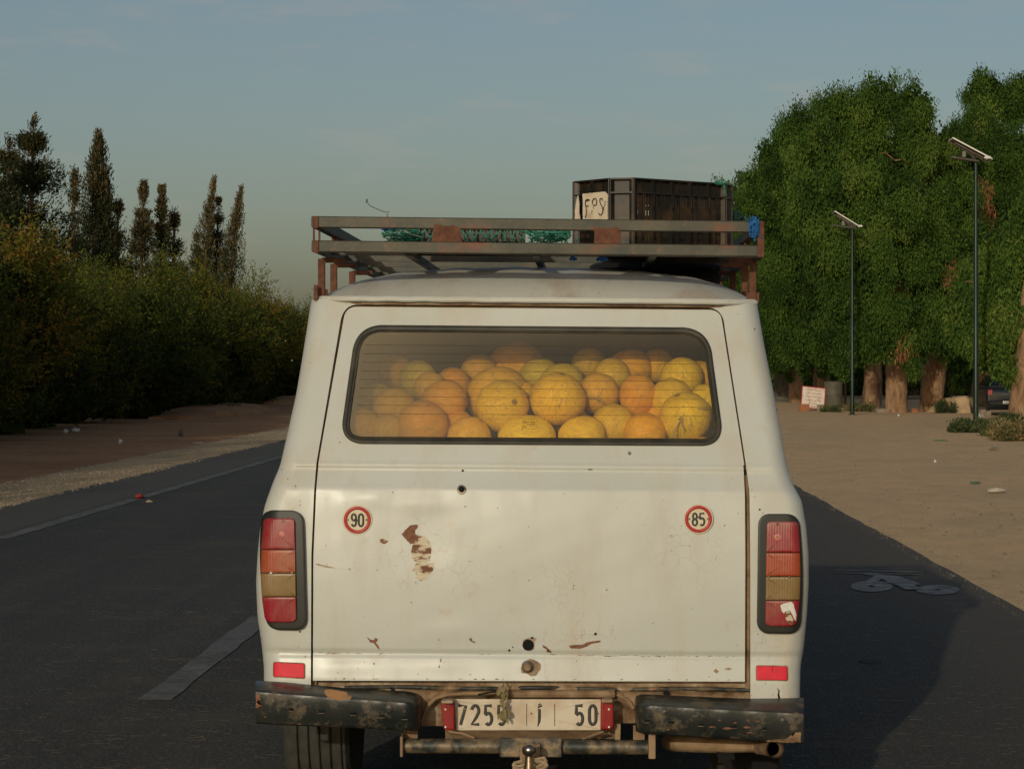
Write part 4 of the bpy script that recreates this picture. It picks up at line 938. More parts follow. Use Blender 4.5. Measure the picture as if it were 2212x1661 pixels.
# X, Y, rx, ry, layer, colour, tilt, label
MEL = [
 (1086,877,54,54,0.15,'y',(80,0,30),'yellow melon with a grey blossom scar facing the glass, left of centre'),
 (1139,948,73,49,0,'y',(0,88,5),'wide yellow netted melon at the bottom centre behind the etched glass mark'),
 (1205,862,57,55,0.1,'y',(15,10,0),'large yellow netted melon in the middle of the window'),
 (914,920,54,51,0.0,'o',(0,75,10),'orange melon at the bottom left with a bright highlight'),
 (960,866,51,43,.55,'o',(0,80,-15),'orange melon lying above and between the two bottom left ones'),
 (1076,856,70,60,1.05,'p',(0,70,0),'very large pale melon mostly behind the scarred yellow one'),
 (1014,946,46,44,0.0,'p',(10,35,0),'pale greenish yellow melon at the bottom, third from the left end'),
 (983,928,42,44,.9,'o',(0,20,0),'orange melon peeping between the bottom left melons'),
 (852,882,44,43,.75,'o',(0,30,0),'dull orange melon behind the hazy left part of the glass'),
 (903,820,37,42,1.9,'g',(0,10,0),'greenish upright melon high at the left'),
 (980,832,37,36,2.3,'o',(0,60,0),'small orange melon high up, right of the greenish one'),
 (838,930,32,38,.35,'p',(0,20,0),'small pale melon low in the hazy left corner'),
 (780,925,42,42,.35,'o',(0,20,0),'dim orange melon in the lower left corner of the window'),
 (1113,785,60,45,3.2,'o',(0,80,0),'dark shaded orange melon high in the centre'),
 (1214,822,45,36,2.2,'g',(0,80,0),'dim yellow melon just behind the large netted one in the middle'),
 (1293,850,41,45,.95,'p',(0,10,0),'pale orange melon with a curled stalk, right of the middle one'),
 (1272,786,34,36,3.0,'g',(0,10,0),'dim greenish melon high up right of centre'),
 (1362,794,67,38,2.6,'o',(0,85,0),'wide orange melon high up, half in shade'),
 (1378,856,38,48,.55,'o',(8,5,0),'upright orange melon with a small navel at its top'),
 (1472,818,45,44,1.35,'y',(0,-30,0),'bright yellow melon highest at the right end'),
 (1449,862,44,44,.6,'y',(0,-20,0),'yellow melon under the highest one at the right'),
 (1480,902,55,53,-.05,'y',(20,-20,0),'yellow melon with a dry branching stalk at the lower right'),
 (1393,938,46,42,0.0,'o',(0,80,0),'orange melon at the bottom between the yellow ones, right of centre'),
 (1326,918,45,44,.45,'p',(0,20,0),'orange yellow melon with a short stem, right of the small bottom one'),
 (1258,940,49,40,.0,'y',(0,75,-10),'striped yellow melon at the bottom right of the wide netted one'),
 (1524,875,36,48,.8,'y',(0,10,0),'yellow melon cut off by the right edge of the window'),
 (815,868,38,40,1.5,'g',(0,30,0),'dull melon in the haze near the left edge, above the corner ones'),
 (858,806,36,36,2.6,'o',(0,40,0),'dim melon high in the haze at the far left of the heap'),
 (1036,806,40,38,3.0,'p',(0,60,0),'dim pale melon high between the small orange and the dark shaded one'),
 (1166,812,42,38,2.8,'g',(0,80,0),'shaded melon just right of the dark one high in the centre'),
 (1322,812,38,38,2.4,'p',(0,20,0),'melon partly hidden under the wide half shaded orange one'),
 (1420,790,36,34,3.0,'y',(0,20,0),'shaded yellow melon right of the wide orange one'),
 (1130,862,30,40,1.3,'o',(0,20,0),'orange melon wedged between the scarred and the large netted yellow ones'),
 (1418,905,34,40,1.0,'o',(0,20,0),'orange melon wedged behind the bottom right ones'),
 (1230,905,36,36,1.1,'o',(0,20,0),'orange melon in the gap below the large netted yellow one'),
 (930,838,34,34,1.6,'p',(0,20,0),'pale melon behind the upper left orange ones'),
 (1513,818,34,40,2.0,'p',(0,20,0),'dim melon at the far right edge behind the bright yellow one'),
 (1395,985,50,38,-.1,'p',(0,80,0),'barely showing pale melon under the bottom orange one at the right'),
 (900,985,60,44,-.1,'p',(0,80,0),'barely showing melon under the bright orange one at the left'),
 (1520,988,42,40,-.05,'p',(0,80,0),'melon showing only its top in the lower right corner'),
]
for X, Y, rx, ry, ly, c, rot, lab in MEL:
    rx, ry = rx*1.06, ry*1.06; r = (rx+ry)/2; gd_ = float(gd(X, Y)); d = gd_+.022+r*.00142*.92+ly*.115
    s = r*d/FPX
    k = 0 if max(rx, ry)/min(rx, ry) < 1.1 else (1 if max(rx, ry)/min(rx, ry) < 1.2 else 2)
    el = (1, 1.12, 1.25)[k]
    o = obj('melon', MM[c][k], None, tuple(P(X, Y, d)), label=lab, cat='melon', group='melons heaped behind the rear window')
    sc = min(rx, ry) if k else r; sc = sc*d/FPX
    if k == 0: o.rotation_euler = tuple(math.radians(a_) for a_ in rot)
    else:
        o.rotation_euler = (math.radians(rot[0]), math.radians(90 if rx > ry else 0)+math.radians(rot[1]-(88 if rx > ry else 0))*.4, math.radians(rot[2]))
    o.scale = (sc, sc, sc)
# dry stalks lying on three of the melons
def stalk(pts, parent_lab, r, ly, nm='dry_stalk'):
    p = np.array(pts, float); p = np.array([[ (1250+x/4.022)/1.1302, (760+y/4.022)/1.1302] for x, y in p])
    X, Y = p[:, 0], p[:, 1]; return tube(P(X, Y, gd(X, Y)+ly), r, 6)
o_ = obj('dry_stalk', mesh('dry_stalk', *join(stalk([(1580,1240),(1600,1170),(1640,1090),(1665,1050),(1720,1000),(1790,960),(1900,950),(1925,945)], '', .0026, .012), stalk([(1660,860),(1700,900),(1790,960)], '', .002, .012), stalk([(1665,1060),(1670,1110),(1690,1160)], '', .003, .010), stalk([(1640,1060),(1655,1040),(1680,1065)], '', .004, .010)), M['rope']), None, label='dry branching stalk lying on the lower right melon', cat='stalk')
obj('dry_stalk', mesh('dry_stalk', *join(stalk([(720,830),(790,835),(830,855),(870,880),(910,935)], '', .0022, .10), stalk([(850,830),(858,860),(905,890)], '', .002, .10), stalk([(815,850),(845,848)], '', .004, .098)), M['rope']), None, label='curled stalk on the pale orange melon', cat='stalk')

# ------------------------------------------------------------------ load on the rack
def crate(plan, z0, z1, label, slots=True, sec=3, nposts=None, paint=None):
    """open plastic crate over a plan polygon [(x, y)...] (anticlockwise seen from above, first corner far left)"""
    cx = sum(p[0] for p in plan)/len(plan); cy = sum(p[1] for p in plan)/len(plan)
    root = empty('plastic_crate', (cx, cy, z0), label=label, cat='crate')
    H = z1-z0
    for i in range(len(plan)):
        a_, b_ = np.array([*plan[i], 0.]), np.array([*plan[(i+1) % len(plan)], 0.]); L_ = np.linalg.norm(b_-a_)
        t = (b_-a_)/L_; nrm_ = np.array([t[1], -t[0], 0]); inn = -nrm_
        bits = []
        def at(s, z, dpt=0): return a_+t*s*L_+inn*dpt+np.array([0, 0, z0+z])
        # rim, shelf ribs
        for z, w in ((H-.003, .022), (H*.80, .020), (H*.40, .018), (H*.06, .018)):
            bits.append(beam(at(0, z, .008), at(1, z, .008), w, .005))
        n = max(1, round(L_/.072))
        for k in range(n+1): bits.append(beam(at(k/n, .002, .006), at(k/n, H-.002, .006), .004 if 0 < k < n else .008, .020, tuple(nrm_)))
        if L_ < .13 or not slots:
            bits.append(beam(at(0, H/2, .017), at(1, H/2, .017), .003, H-.004))
        else:
            bits.append(beam(at(0, H*.9, .017), at(1, H*.9, .017), .003, H*.19))
            bits.append(beam(at(0, .02, .017), at(1, .02, .017), .003, .04))
            for k in range(n):
                for m_ in range(7):
                    s0 = (k+.04+m_*.135)/n; w = L_/n*.045 if m_ in (1, 2, 4, 5) else L_/n*.08
                    if m_ == 3: bits.append(beam(at(s0+.05/n, .01, .012), at(s0+.05/n, H*.97, .012), .003, .010, tuple(nrm_)))
                    bits.append(beam(at(s0+.05/n, .03, .017), at(s0+.05/n, H*.82, .017), w, .0035, tuple(nrm_)))
            for z in (.24, .42, .60): bits.append(beam(at(0, H*z, .017), at(1, H*z, .017), .003, .014))
        part('side_wall', join(*bits), M['crate'], root, smooth=False)
    pz = [(x, y, z0+.004) for x, y in plan]; pz2 = [(x, y, z0+.008) for x, y in plan]; m_ = len(plan)
    part('crate_base', (np.array(pz+pz2), [tuple(range(m_-1, -1, -1)), tuple(range(m_, 2*m_))]+[(j, (j+1) % m_, (j+1) % m_+m_, j+m_) for j in range(m_)]), M['crate'], root, smooth=False)
    return root
zf = 1.828
A_ = P(1240, 400, 7.655)[:2]; B_ = P(1317, 400, 7.52)[:2]; C_ = P(1368, 400, 7.50)[:2]; D_ = P(1568, 400, 7.74)[:2]; E_ = P(1580, 400, 7.80)[:2]
off = np.array([-.05, .36]); A0 = A_+np.array([.012, .05])
c1 = crate([tuple(A_), tuple(B_), tuple(C_), tuple(D_), tuple(E_), tuple(E_+np.array([-.04, .30])), tuple(D_+np.array([-.14, .34])), tuple(A0+np.array([.10, .30])), tuple(A0)], zf, 2.068, 'upright dirty black plastic crate with FPS painted on its end')
# painted panel and letters on the short end
ax = lambda s, z, o=.0: np.array([A_[0]+(B_[0]-A_[0])*s, A_[1]+(B_[1]-A_[1])*s, z])+o*np.array([-(A_[1]-B_[1]), -(B_[0]-A_[0]), 0])/np.linalg.norm(B_-A_)
FP = lambda x, y, o=.004: ax(np.interp(x, [500, 1415], [0, 1]), 1.45+(795-(400+y/10.38)/1.1302)/5000*7.58, o)
def fpoly(nm, pts, mat, o=.003, seed=1):
    r_ = ragged(pts, 6, 30, seed); V = np.array([FP(x, y, o) for x, y in r_]); V2 = np.array([FP(x, y, o-.003) for x, y in r_]); n = len(V)
    part(nm, (np.concatenate([V, V2]), [tuple(range(n))]+[(j, (j+1) % n, (j+1) % n+n, j+n) for j in range(n)]), mat, c1, smooth=False)
fpoly('painted_panel', [(770,740),(900,740),(1330,735),(1400,800),(1400,1640),(860,1650),(780,1640)], M['crpaint'], .008)
fpoly('paint_splash', [(630,760),(665,1000),(660,1200),(700,1500),(560,1620),(555,1150),(590,960)], M['crpaint'], .006, 2)
def fst(pts, r): return tube([FP(x, y, .011) for x, y in pts], r, 6)
part('painted_letter', join(fst([(960,905),(900,890),(865,920),(855,1000),(880,1120),(880,1260),(860,1360)], .0016), fst([(870,925),(960,920)], .0018), fst([(885,1060),(935,1065)], .0016)), M['ink'], c1)
part('painted_letter', join(fst([(1045,1020),(1035,950),(1070,895),(1115,890),(1150,950),(1140,1050),(1090,1065),(1055,1050)], .0017), fst([(1060,1090),(1070,1150)], .0008), fst([(1030,1180),(1022,1270)], .0012)), M['ink'], c1)
part('painted_letter', join(fst([(1305,960),(1280,900),(1245,900),(1225,950),(1240,1020),(1285,1100),(1305,1170),(1300,1260),(1260,1325),(1215,1300),(1200,1270)], .0016), fst([(1305,1230),(1340,1090),(1370,1060),(1345,1020),(1375,980)], .0010)), M['ink'], c1)

# low flat crate lying further left, mostly behind the rack rail
crate([tuple(P(872, 490, 7.75)[:2]), tuple(P(876, 490, 7.50)[:2]), tuple(P(1132, 490, 7.50)[:2]), tuple(P(1132, 490, 7.75)[:2])], zf, 1.918, 'low black plastic crate lying under the green net')

# green net over and beside it
nets = []; r_ = random.Random(5)
def wob(p, q, n=7, a_=.004, sag=0):
    p, q = np.array(p, float), np.array(q, float); s = np.linspace(0, 1, n)
    W = p+(q-p)*s[:, None]; W[1:-1] += np.array([[r_.uniform(-a_, a_) for _ in range(3)] for _ in range(n-2)]); W[:, 2] -= sag*4*s*(1-s); return W
zt_ = 1.918; xs = np.linspace(P(880, 500, 7.47)[0], P(1236, 500, 7.47)[0], 19)
knots = []
for row, (z, y) in enumerate(((1.90, 7.465), (1.868, 7.46), (1.838, 7.465))):
    knots.append([(x+(.5*(xs[1]-xs[0]) if row % 2 else 0)+r_.uniform(-.006, .006), y+r_.uniform(-.004, .004), z+r_.uniform(-.007, .007)) for x in xs])
for row in range(2):
    for i in range(len(xs)-1):
        a_ = knots[row][i]; js = (i, i-1) if row % 2 == 0 else (i, i+1)
        for j in js:
            if 0 <= j < len(xs): nets.append(tube(wob(a_, knots[row+1][j]), .0021, 5))
for row in range(3):
    for k_ in knots[row]: nets.append(sphere(k_, .0045, 6, 4))
obj('net', mesh('net', *join(*nets), M['net']), None, label='green knotted net stretched over the low crate on the rack', cat='net')
def tangle(c, rx, ry, rz, n, r, seed, curl=1.2):
    q = random.Random(seed); out = []
    for _ in range(n):
        p = np.array([q.gauss(0, .5), q.gauss(0, .5), q.gauss(0, .5)]); d = np.array([q.gauss(0, 1) for _ in range(3)]); pts = []
        for s in range(9):
            pts.append(np.array(c)+p*np.array([rx, ry, rz])); d = d*.7+np.array([q.gauss(0, 1) for _ in range(3)])*curl*.5; p = p+d*.22; L_ = np.linalg.norm(p)
            if L_ > 1: p /= L_
        out.append(tube(pts, r, 4))
    return join(*out)
obj('net_bundle', mesh('net_bundle', *tangle(P(868, 508, 7.46), .065, .05, .024, 75, .0014, 3), M['net']), None, label='frayed bundle of green netting at the left end of the rack', cat='net')
obj('net_bundle', mesh('net_bundle', *tangle(P(1185, 506, 7.47), .075, .05, .026, 55, .0018, 4), M['net']), None, label='loose tangle of green netting just left of the tall crate', cat='net')
obj('blue_cord', mesh('blue_cord', *tangle(P(845, 494, 7.44), .035, .02, .008, 24, .0014, 9), M['blue']), None, label='small blue cord on the frayed green bundle', cat='cord')
obj('white_cord', mesh('white_cord', *tube(wob(P(1170, 520, 7.44), P(1196, 492, 7.44), 6, .002), .0018, 5), M['white_cord']), None, label='thin white cord threaded slantwise through the green net over the low crate', cat='cord')
obj('white_cord', mesh('white_cord', *tube(wob(P(872, 499, 7.41), P(912, 512, 7.41), 7, .003), .0016, 5), M['white_cord']), None, label='thin white cord lying on the frayed green bundle at the left', cat='cord')
obj('rope_knot', mesh('rope_knot', *join(tangle(P(1629, 492, 7.215), .016, .014, .034, 70, .0016, 6), tube(P([1636, 1643, 1646], [504, 512, 513], 7.21), .0012, 4), tube(P([1624, 1622, 1618], [474, 468, 466], 7.21), .0012, 4)), M['blue']), None, label='frayed blue rope knotted round the right corner of the rack', cat='rope')
obj('rope_knot', mesh('rope_knot', *tangle(P(1238, 559, 7.36), .012, .01, .006, 26, .0018, 7), M['blue']), None, label='small blue rope tie under the rack, left one', cat='rope')
obj('rope_knot', mesh('rope_knot', *join(tangle(P(1300, 560, 7.36), .018, .01, .006, 26, .0018, 8), tube(P([1290, 1310], [563, 556], 7.36), .004, 5)), M['blue']), None, label='wider blue rope tie under the rack, right one', cat='rope')
obj('cord_tuft', mesh('cord_tuft', *join(tangle(P(1557, 394, 7.70), .022, .02, .008, 26, .0008, 11), *[tube(wob(P(1562+i, 396, 7.70), P(1564+i*2, 418+i*2, 7.68), 5, .002), .0007, 4) for i in range(4)]), M['net']), None, label='wisps of green string on the top corner of the tall crate', cat='string')
obj('dark_netting', mesh('dark_netting', *tangle(P(1586, 470, 7.85), .03, .04, .022, 80, .0022, 12), M['darknet']), None, label='dark green netting lump behind the tall crate', cat='net')
obj('bent_wire', mesh('bent_wire', *join(tube([P(*p, 7.6) for p in ((838, 470), (836, 464), (840, 457.5), (832, 458), (818, 453), (806, 447.5), (799, 444), (794, 438), (793, 434), (791, 431.5), (792, 429.5), (794, 431), (793, 434))], .0011, 5), tube([P(*p, 7.6) for p in ((793, 432), (790, 439))], .0011, 4)), M['hole']), None, label='thin bent wire sticking up from the rack against the sky', cat='wire')
# spare tyre between roof and rack
tp = [(.155, -.05), (.19, -.052), (.215, -.05), (.226, -.04), (.23, -.02), (.23, .0), (.23, .02), (.226, .04), (.215, .05), (.19, .052), (.155, .05)]
st = part('spare_tyre', lathe([(a_*1.05, b_*.8) for a_, b_ in tp], 40, 'z', (.26, 8.45, 1.745+.045)), M['hole'], None, sharp=40); meta(st, label='dark spare tyre lying on the roof under the rack', cat='tyre')
obj('tarpaulin', mesh('tarpaulin', *box(.02, .46, 8.05, 9.4, 1.762, 1.80, .012), M['hole']), None, label='dark folded tarpaulin stowed between roof and rack at the right', cat='tarpaulin')
# plant hanging over the plate and rope on the hitch
r_ = random.Random(9); lv = []
def leafp(c, d, L_, w):
    c = np.array(c); d = np.array(d)/np.linalg.norm(d); s = np.cross(d, (0, 1, 0)); s /= np.linalg.norm(s)+1e-9
    f = np.array([0, -w*.4, 0]); return np.array([c, c+d*L_*.5+s*w+f, c+d*L_, c+d*L_*.5-s*w+f, c+d*L_*.5]), [(0, 1, 4), (0, 4, 3), (1, 2, 4), (4, 2, 3)]
pl_pts = [(1015,640),(1000,690),(1005,740),(1012,800),(1020,870),(1030,930),(1015,980)]
for i, (x, y) in enumerate(pl_pts[1:]):
    for k in range(6):
        X, Y = Z2(x+r_.uniform(-28, 28), y+r_.uniform(-25, 25)); lv.append(leafp(P(X, Y, 7.0+r_.uniform(-.012, .012)), (r_.uniform(-.5, .5), r_.uniform(-.3, .3), -1), r_.uniform(.014, .028), r_.uniform(.004, .008)))
pp = np.array([Z2(*p) for p in pl_pts]); lv.append(tube(P(pp[:, 0], pp[:, 1], 7.0), .0018, 5)); lv.append(tube(P(*np.array([Z2(1015, 635), Z2(1015, 690)]).T, np.array([7.05, 7.0])), .002, 5))
obj('dried_plant', mesh('dried_plant', *join(*lv), simple('dry olive plant', (.16, .135, .05), .8, 0, (.27, .20, .10), 40)), None, label='wilted dry plant caught under the tailgate, hanging over the number plate', cat='plant')
rp = []
for q in ([(1240,1480),(1190,1500),(1140,1510),(1125,1535),(1150,1555),(1200,1550),(1245,1530)], [(1245,1575),(1180,1590),(1130,1570)], [(1345,1480),(1400,1470),(1450,1460),(1470,1490),(1455,1520),(1400,1545),(1350,1570)], [(1350,1500),(1420,1500),(1480,1535),(1450,1570),(1380,1590)]):
    p = np.array([Z2(*a_) for a_ in q]); s = np.linspace(0, len(p)-1, 50); X = np.interp(s, range(len(p)), p[:, 0]); Y = np.interp(s, range(len(p)), p[:, 1])
    for ph in (0, 2.1, 4.2): rp.append(tube(P(X+2.2*np.cos(s*7+ph), Y+2.2*np.sin(s*7+ph), 6.88+.004*np.sin(s*7+ph)), .0034, 6))
obj('hitch_rope', mesh('hitch_rope', *join(*rp), M['rope']), None, label='dirty twisted rope looped round the tow ball', cat='rope')
# ------------------------------------------------------------------ ground, road, markings
def sheet(name, x0, x1, y0, y1, z, nx, ny, mat, wobl=0, wobr=0, **kw):
    xs = np.linspace(0, 1, nx); ysx = y0+(y1-y0)*np.linspace(0, 1, ny)**1.6; q = np.random.default_rng(len(name)+nx)
    jl = q.uniform(-1, 1, ny)*wobl; jr = q.uniform(-1, 1, ny)*wobr
    V = [((x0+jl[j])+(x1+jr[j]-x0-jl[j])*s, ysx[j], z) for j in range(ny) for s in xs]
    return obj(name, mesh(name, V, gridF(ny, nx), mat, smooth=False), None, **kw)
sheet('ground', -900, 900, -60, 1800, 0, 2, 2, M['ground'], kind='structure')
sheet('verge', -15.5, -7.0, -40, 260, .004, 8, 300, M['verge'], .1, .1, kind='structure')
sheet('gravel_shoulder', -7.25, -5.9, -40, 260, .008, 3, 700, M['gravel'], .10, .04, kind='structure')
sheet('road', -6.05, 2.6, -40, 320, .012, 10, 500, M['asphalt'], .035, .018, kind='structure')
def ground_poly(name, pts, z, mat, **kw):
    V = [(x, y, z) for x, y in pts]; n = len(V); return obj(name, mesh(name, V+[(x, y, z-.002) for x, y in pts], [tuple(range(n))]+[(j, (j+1) % n, (j+1) % n+n, j+n) for j in range(n)], mat, smooth=False), None, **kw)
def stripe(x0, x1, y0, y1, name='lane_marking'):
    q = random.Random(int(y0*10)); n = max(3, int((y1-y0)/.25)); L_ = [(x0+q.uniform(-.008, .008), y0+(y1-y0)*i/n) for i in range(n+1)]; R_ = [(x1+q.uniform(-.008, .008), y0+(y1-y0)*i/n) for i in range(n+1)]
    return ground_poly(name, L_+R_[::-1], .0165, M['line'], kind='structure')
stripe(-1.93, -1.785, 10.05, 13.4); stripe(-1.94, -1.77, 23, 26.4); stripe(-1.94, -1.77, -3, .4)
for y0, y1 in ((-6, 18.9), (19.6, 25.4), (25.9, 60), (60.5, 120)): stripe(-5.0, -4.85, y0, y1)
# bicycle symbol
def gp_(pts): return [G(x, y) for x, y in pts]
Z8 = lambda x, y: ((1850+x/2.139)/1.1302, (1100+y/2.139)/1.1302)
def gband(a_, b_, w):
    a_, b_ = np.array(a_), np.array(b_); t = b_-a_; t = t/np.linalg.norm(t); n = np.array([-t[1], t[0]])*w/2
    return [tuple(a_+n), tuple(a_-n), tuple(b_-n), tuple(b_+n)]
V_, F_ = [], []
def addpoly(pts):
    n0 = len(V_); V_.extend([(x, y, .0165) for x, y in pts]); F_.append(tuple(range(n0, n0+len(pts))))
bike = empty('bicycle_marking', (G(*Z8(770, 700))[0], G(*Z8(770, 700))[1], .0165), kind='structure')
for cx, cy, rx, ry in ((595, 719, 110, 29), (940, 737, 114, 25)):
    lo = [[G(*Z8(cx+rx*s*math.cos(t), cy+ry*s*math.sin(t))) for t in np.linspace(0, 2*np.pi, 33)[:-1]] for s in (1, .15)]
    V = [(x, y, .0165) for l in lo for x, y in l]; part('wheel_marking', (V, ring_strip(lo)), M['mark'], bike, smooth=False)
fr_ = []
zz = .0175
for a_, b_, w in (((570, 655), (700, 668), .10), ((640, 665), (560, 715), .08), ((700, 668), (820, 712), .10), ((650, 668), (740, 712), .08), ((740, 700), (820, 738), .12), ((660, 700), (800, 706), .06)):
    q = gband(G(*Z8(*a_)), G(*Z8(*b_)), w); zz += .0006; fr_.append((np.array([(x, y, zz) for x, y in q]), [(0, 1, 2, 3)]))
part('frame_marking', join(*fr_), M['mark'], bike, smooth=False)
for yy in (638, 652): 
    q = gband(G(*Z8(405, yy-6)), G(*Z8(862, yy+6)), .06); part('bar_marking', (np.array([(x, y, .0165) for x, y in q]), [(0, 1, 2, 3)]), M['mark'], bike, smooth=False)
# small things on the road
c = G(1880, 1434); pt_ = obj('road_stud', mesh('road_stud', *lathe([(.001, .008), (.035, .0075), (.055, .005), (.06, 0)], 16), M['dark']), None, (c[0], c[1], .012), label='small dark metal stud on the road to the right of the van', cat='stud')
pt_.scale = (1, 1.6, 1)
def litter(nm, X, Y, sx, sy, sz, mat, lab, cat='litter', seed=0):
    x, y = G(X, Y); q = random.Random(seed or int(X+Y)); V, F = sphere((0, 0, sz*.9), 1, 9, 6, (sx, sy, sz)); V = V*np.array([[1+q.uniform(-.25, .25) for _ in range(3)] for _ in V]); V[:, 2] = np.maximum(V[:, 2], 0)
    return obj(nm, mesh(nm, V, F, M[mat], smooth=False), None, (x, y, .01), label=lab, cat=cat)
litter('litter', 301, 1078, .05, .10, .025, 'litterred', 'crumpled red scrap on the left edge line')
litter('litter', 322, 1087, .035, .03, .012, 'stone', 'small orange scrap beside the red one on the road')
litter('litter', 163, 934, .10, .12, .05, 'litter', 'pale crumpled plastic bag below the left bushes')
litter('litter', 142, 937, .05, .06, .05, 'litter', 'small white scrap left of the plastic bag')
litter('litter', 260, 960, .035, .05, .05, 'litter', 'small white scrap on the shaded verge')
litter('bottle', 390, 943, .06, .06, .07, 'glassy' if 'glassy' in M else 'galv', 'greyish bottle lying on the left verge', 'bottle')
litter('litter', 428, 959, .12, .03, .015, 'concrete', 'long pale strip of rubbish on the sunlit verge patch')
litter('litter', 698, 869, .14, .1, .07, 'litter', 'white scrap far down the left verge near the van')
litter('litter', 2000+20, 1000, .02, .02, .02, 'litter', 'tiny white scrap on the open dirt')
litter('litter', 2152, 1087-22, .11, .05, .025, 'concrete', 'flattened translucent bag on the dirt at the right')
litter('litter', 2297-190, 1123-78, .08, .06, .01, 'littergreen', 'faint green scrap on the dirt')
litter('stone', 2146, 972+0, .10, .07, .03, 'block', 'flat brown clod on the dirt near the lamp post', 'stone')
litter('litter', 2031, 951+2, .18, .05, .01, 'littergreen', 'thin green strip lying on the dirt')
litter('litter', 1941, 887+12, .035, .035, .03, 'litter', 'white pebble like scrap before the two big trunks')
litter('stone', 2113, 913, .14, .1, .11, 'concrete', 'pale concrete lump at the foot of the right tree', 'stone')
# loose stones and straw, nobody could count them
def scatter(name, n, xr, yr, size, mat, lab, flat=.6, seed=1, pw=1.0, z=.01):
    q = np.random.default_rng(seed); b = np.array([(1,0,0),(.3,.95,0),(-.8,.6,0),(-.8,-.6,0),(.3,-.95,0),(.1,0,1)]); f = [(0,1,5),(1,2,5),(2,3,5),(3,4,5),(4,0,5)]
    x = q.uniform(*xr, n); y = yr[0]+(yr[1]-yr[0])*q.uniform(0, 1, n)**pw; s = size*q.uniform(.3, 1, n)**2*1.6; a_ = q.uniform(0, 6.28, n)
    V = b[None]*s[:, None, None]*q.uniform(.7, 1.3, (n, 6, 3)); V[..., 2] *= flat; ca, sa = np.cos(a_)[:, None], np.sin(a_)[:, None]
    X = V[..., 0]*ca-V[..., 1]*sa+x[:, None]; Y = V[..., 0]*sa+V[..., 1]*ca+y[:, None]
    VV = np.stack([X, Y, V[..., 2]+z], -1).reshape(-1, 3); FF = (np.array(f)[None]+np.arange(n)[:, None, None]*6).reshape(-1, 3)
    return obj(name, mesh(name, VV, FF, M[mat], smooth=False), None, label=lab, kind='stuff')
scatter('gravel', 26000, (-7.3, -5.95), (14, 120), .015, 'stone', 'coarse gravel along the left road shoulder', seed=2, pw=1.8)
scatter('pebbles', 14000, (2.55, 13), (11, 80), .009, 'stone', 'small pebbles scattered on the open dirt', seed=3, pw=1.5)
scatter('clods', 3500, (2.55, 13), (11, 80), .014, 'block', 'brown clods scattered on the open dirt', seed=5, pw=1.5)
scatter('verge_stones', 2500, (-13, -7.2), (20, 100), .018, 'block', 'stones on the shaded verge', seed=4, pw=1.5)
scatter('road_edge_grit', 9000, (2.5, 2.75), (9, 70), .006, 'stone', 'grit crumbling over the right road edge', seed=8, pw=1.6)
q = np.random.default_rng(11); n = 3600; x = q.uniform(-5, 2.5, n); y = 7.6+26*q.uniform(0, 1, n)**1.8; 
x[:500] = q.normal(-2.8, 1.2, 500); y[:90] = 11.4+q.normal(0, .06, 90); x[:90] = q.normal(-1.6, .5, 90); y[200:260] = 13.6+q.normal(0, .06, 60); x[200:260] = q.normal(-2.2, .5, 60); y[400:560] = 9.2+q.normal(0, .5, 160)
a_ = q.normal(0, .6, n); L_ = q.uniform(.006, .035, n); w = .0022
V = np.stack([np.stack([x-L_*np.cos(a_), y-L_*np.sin(a_), np.full(n, .0185)], 1), np.stack([x+L_*np.cos(a_), y+L_*np.sin(a_), np.full(n, .0185)], 1), np.stack([x+L_*np.cos(a_), y+L_*np.sin(a_)+w*2, np.full(n, .0185)], 1), np.stack([x-L_*np.cos(a_), y-L_*np.sin(a_)+w*2, np.full(n, .0185)], 1)], 1).reshape(-1, 3)
obj('straw', mesh('straw', V, np.arange(4*n).reshape(n, 4), M['straw'], smooth=False), None, label='bits of straw strewn over the asphalt', kind='stuff')

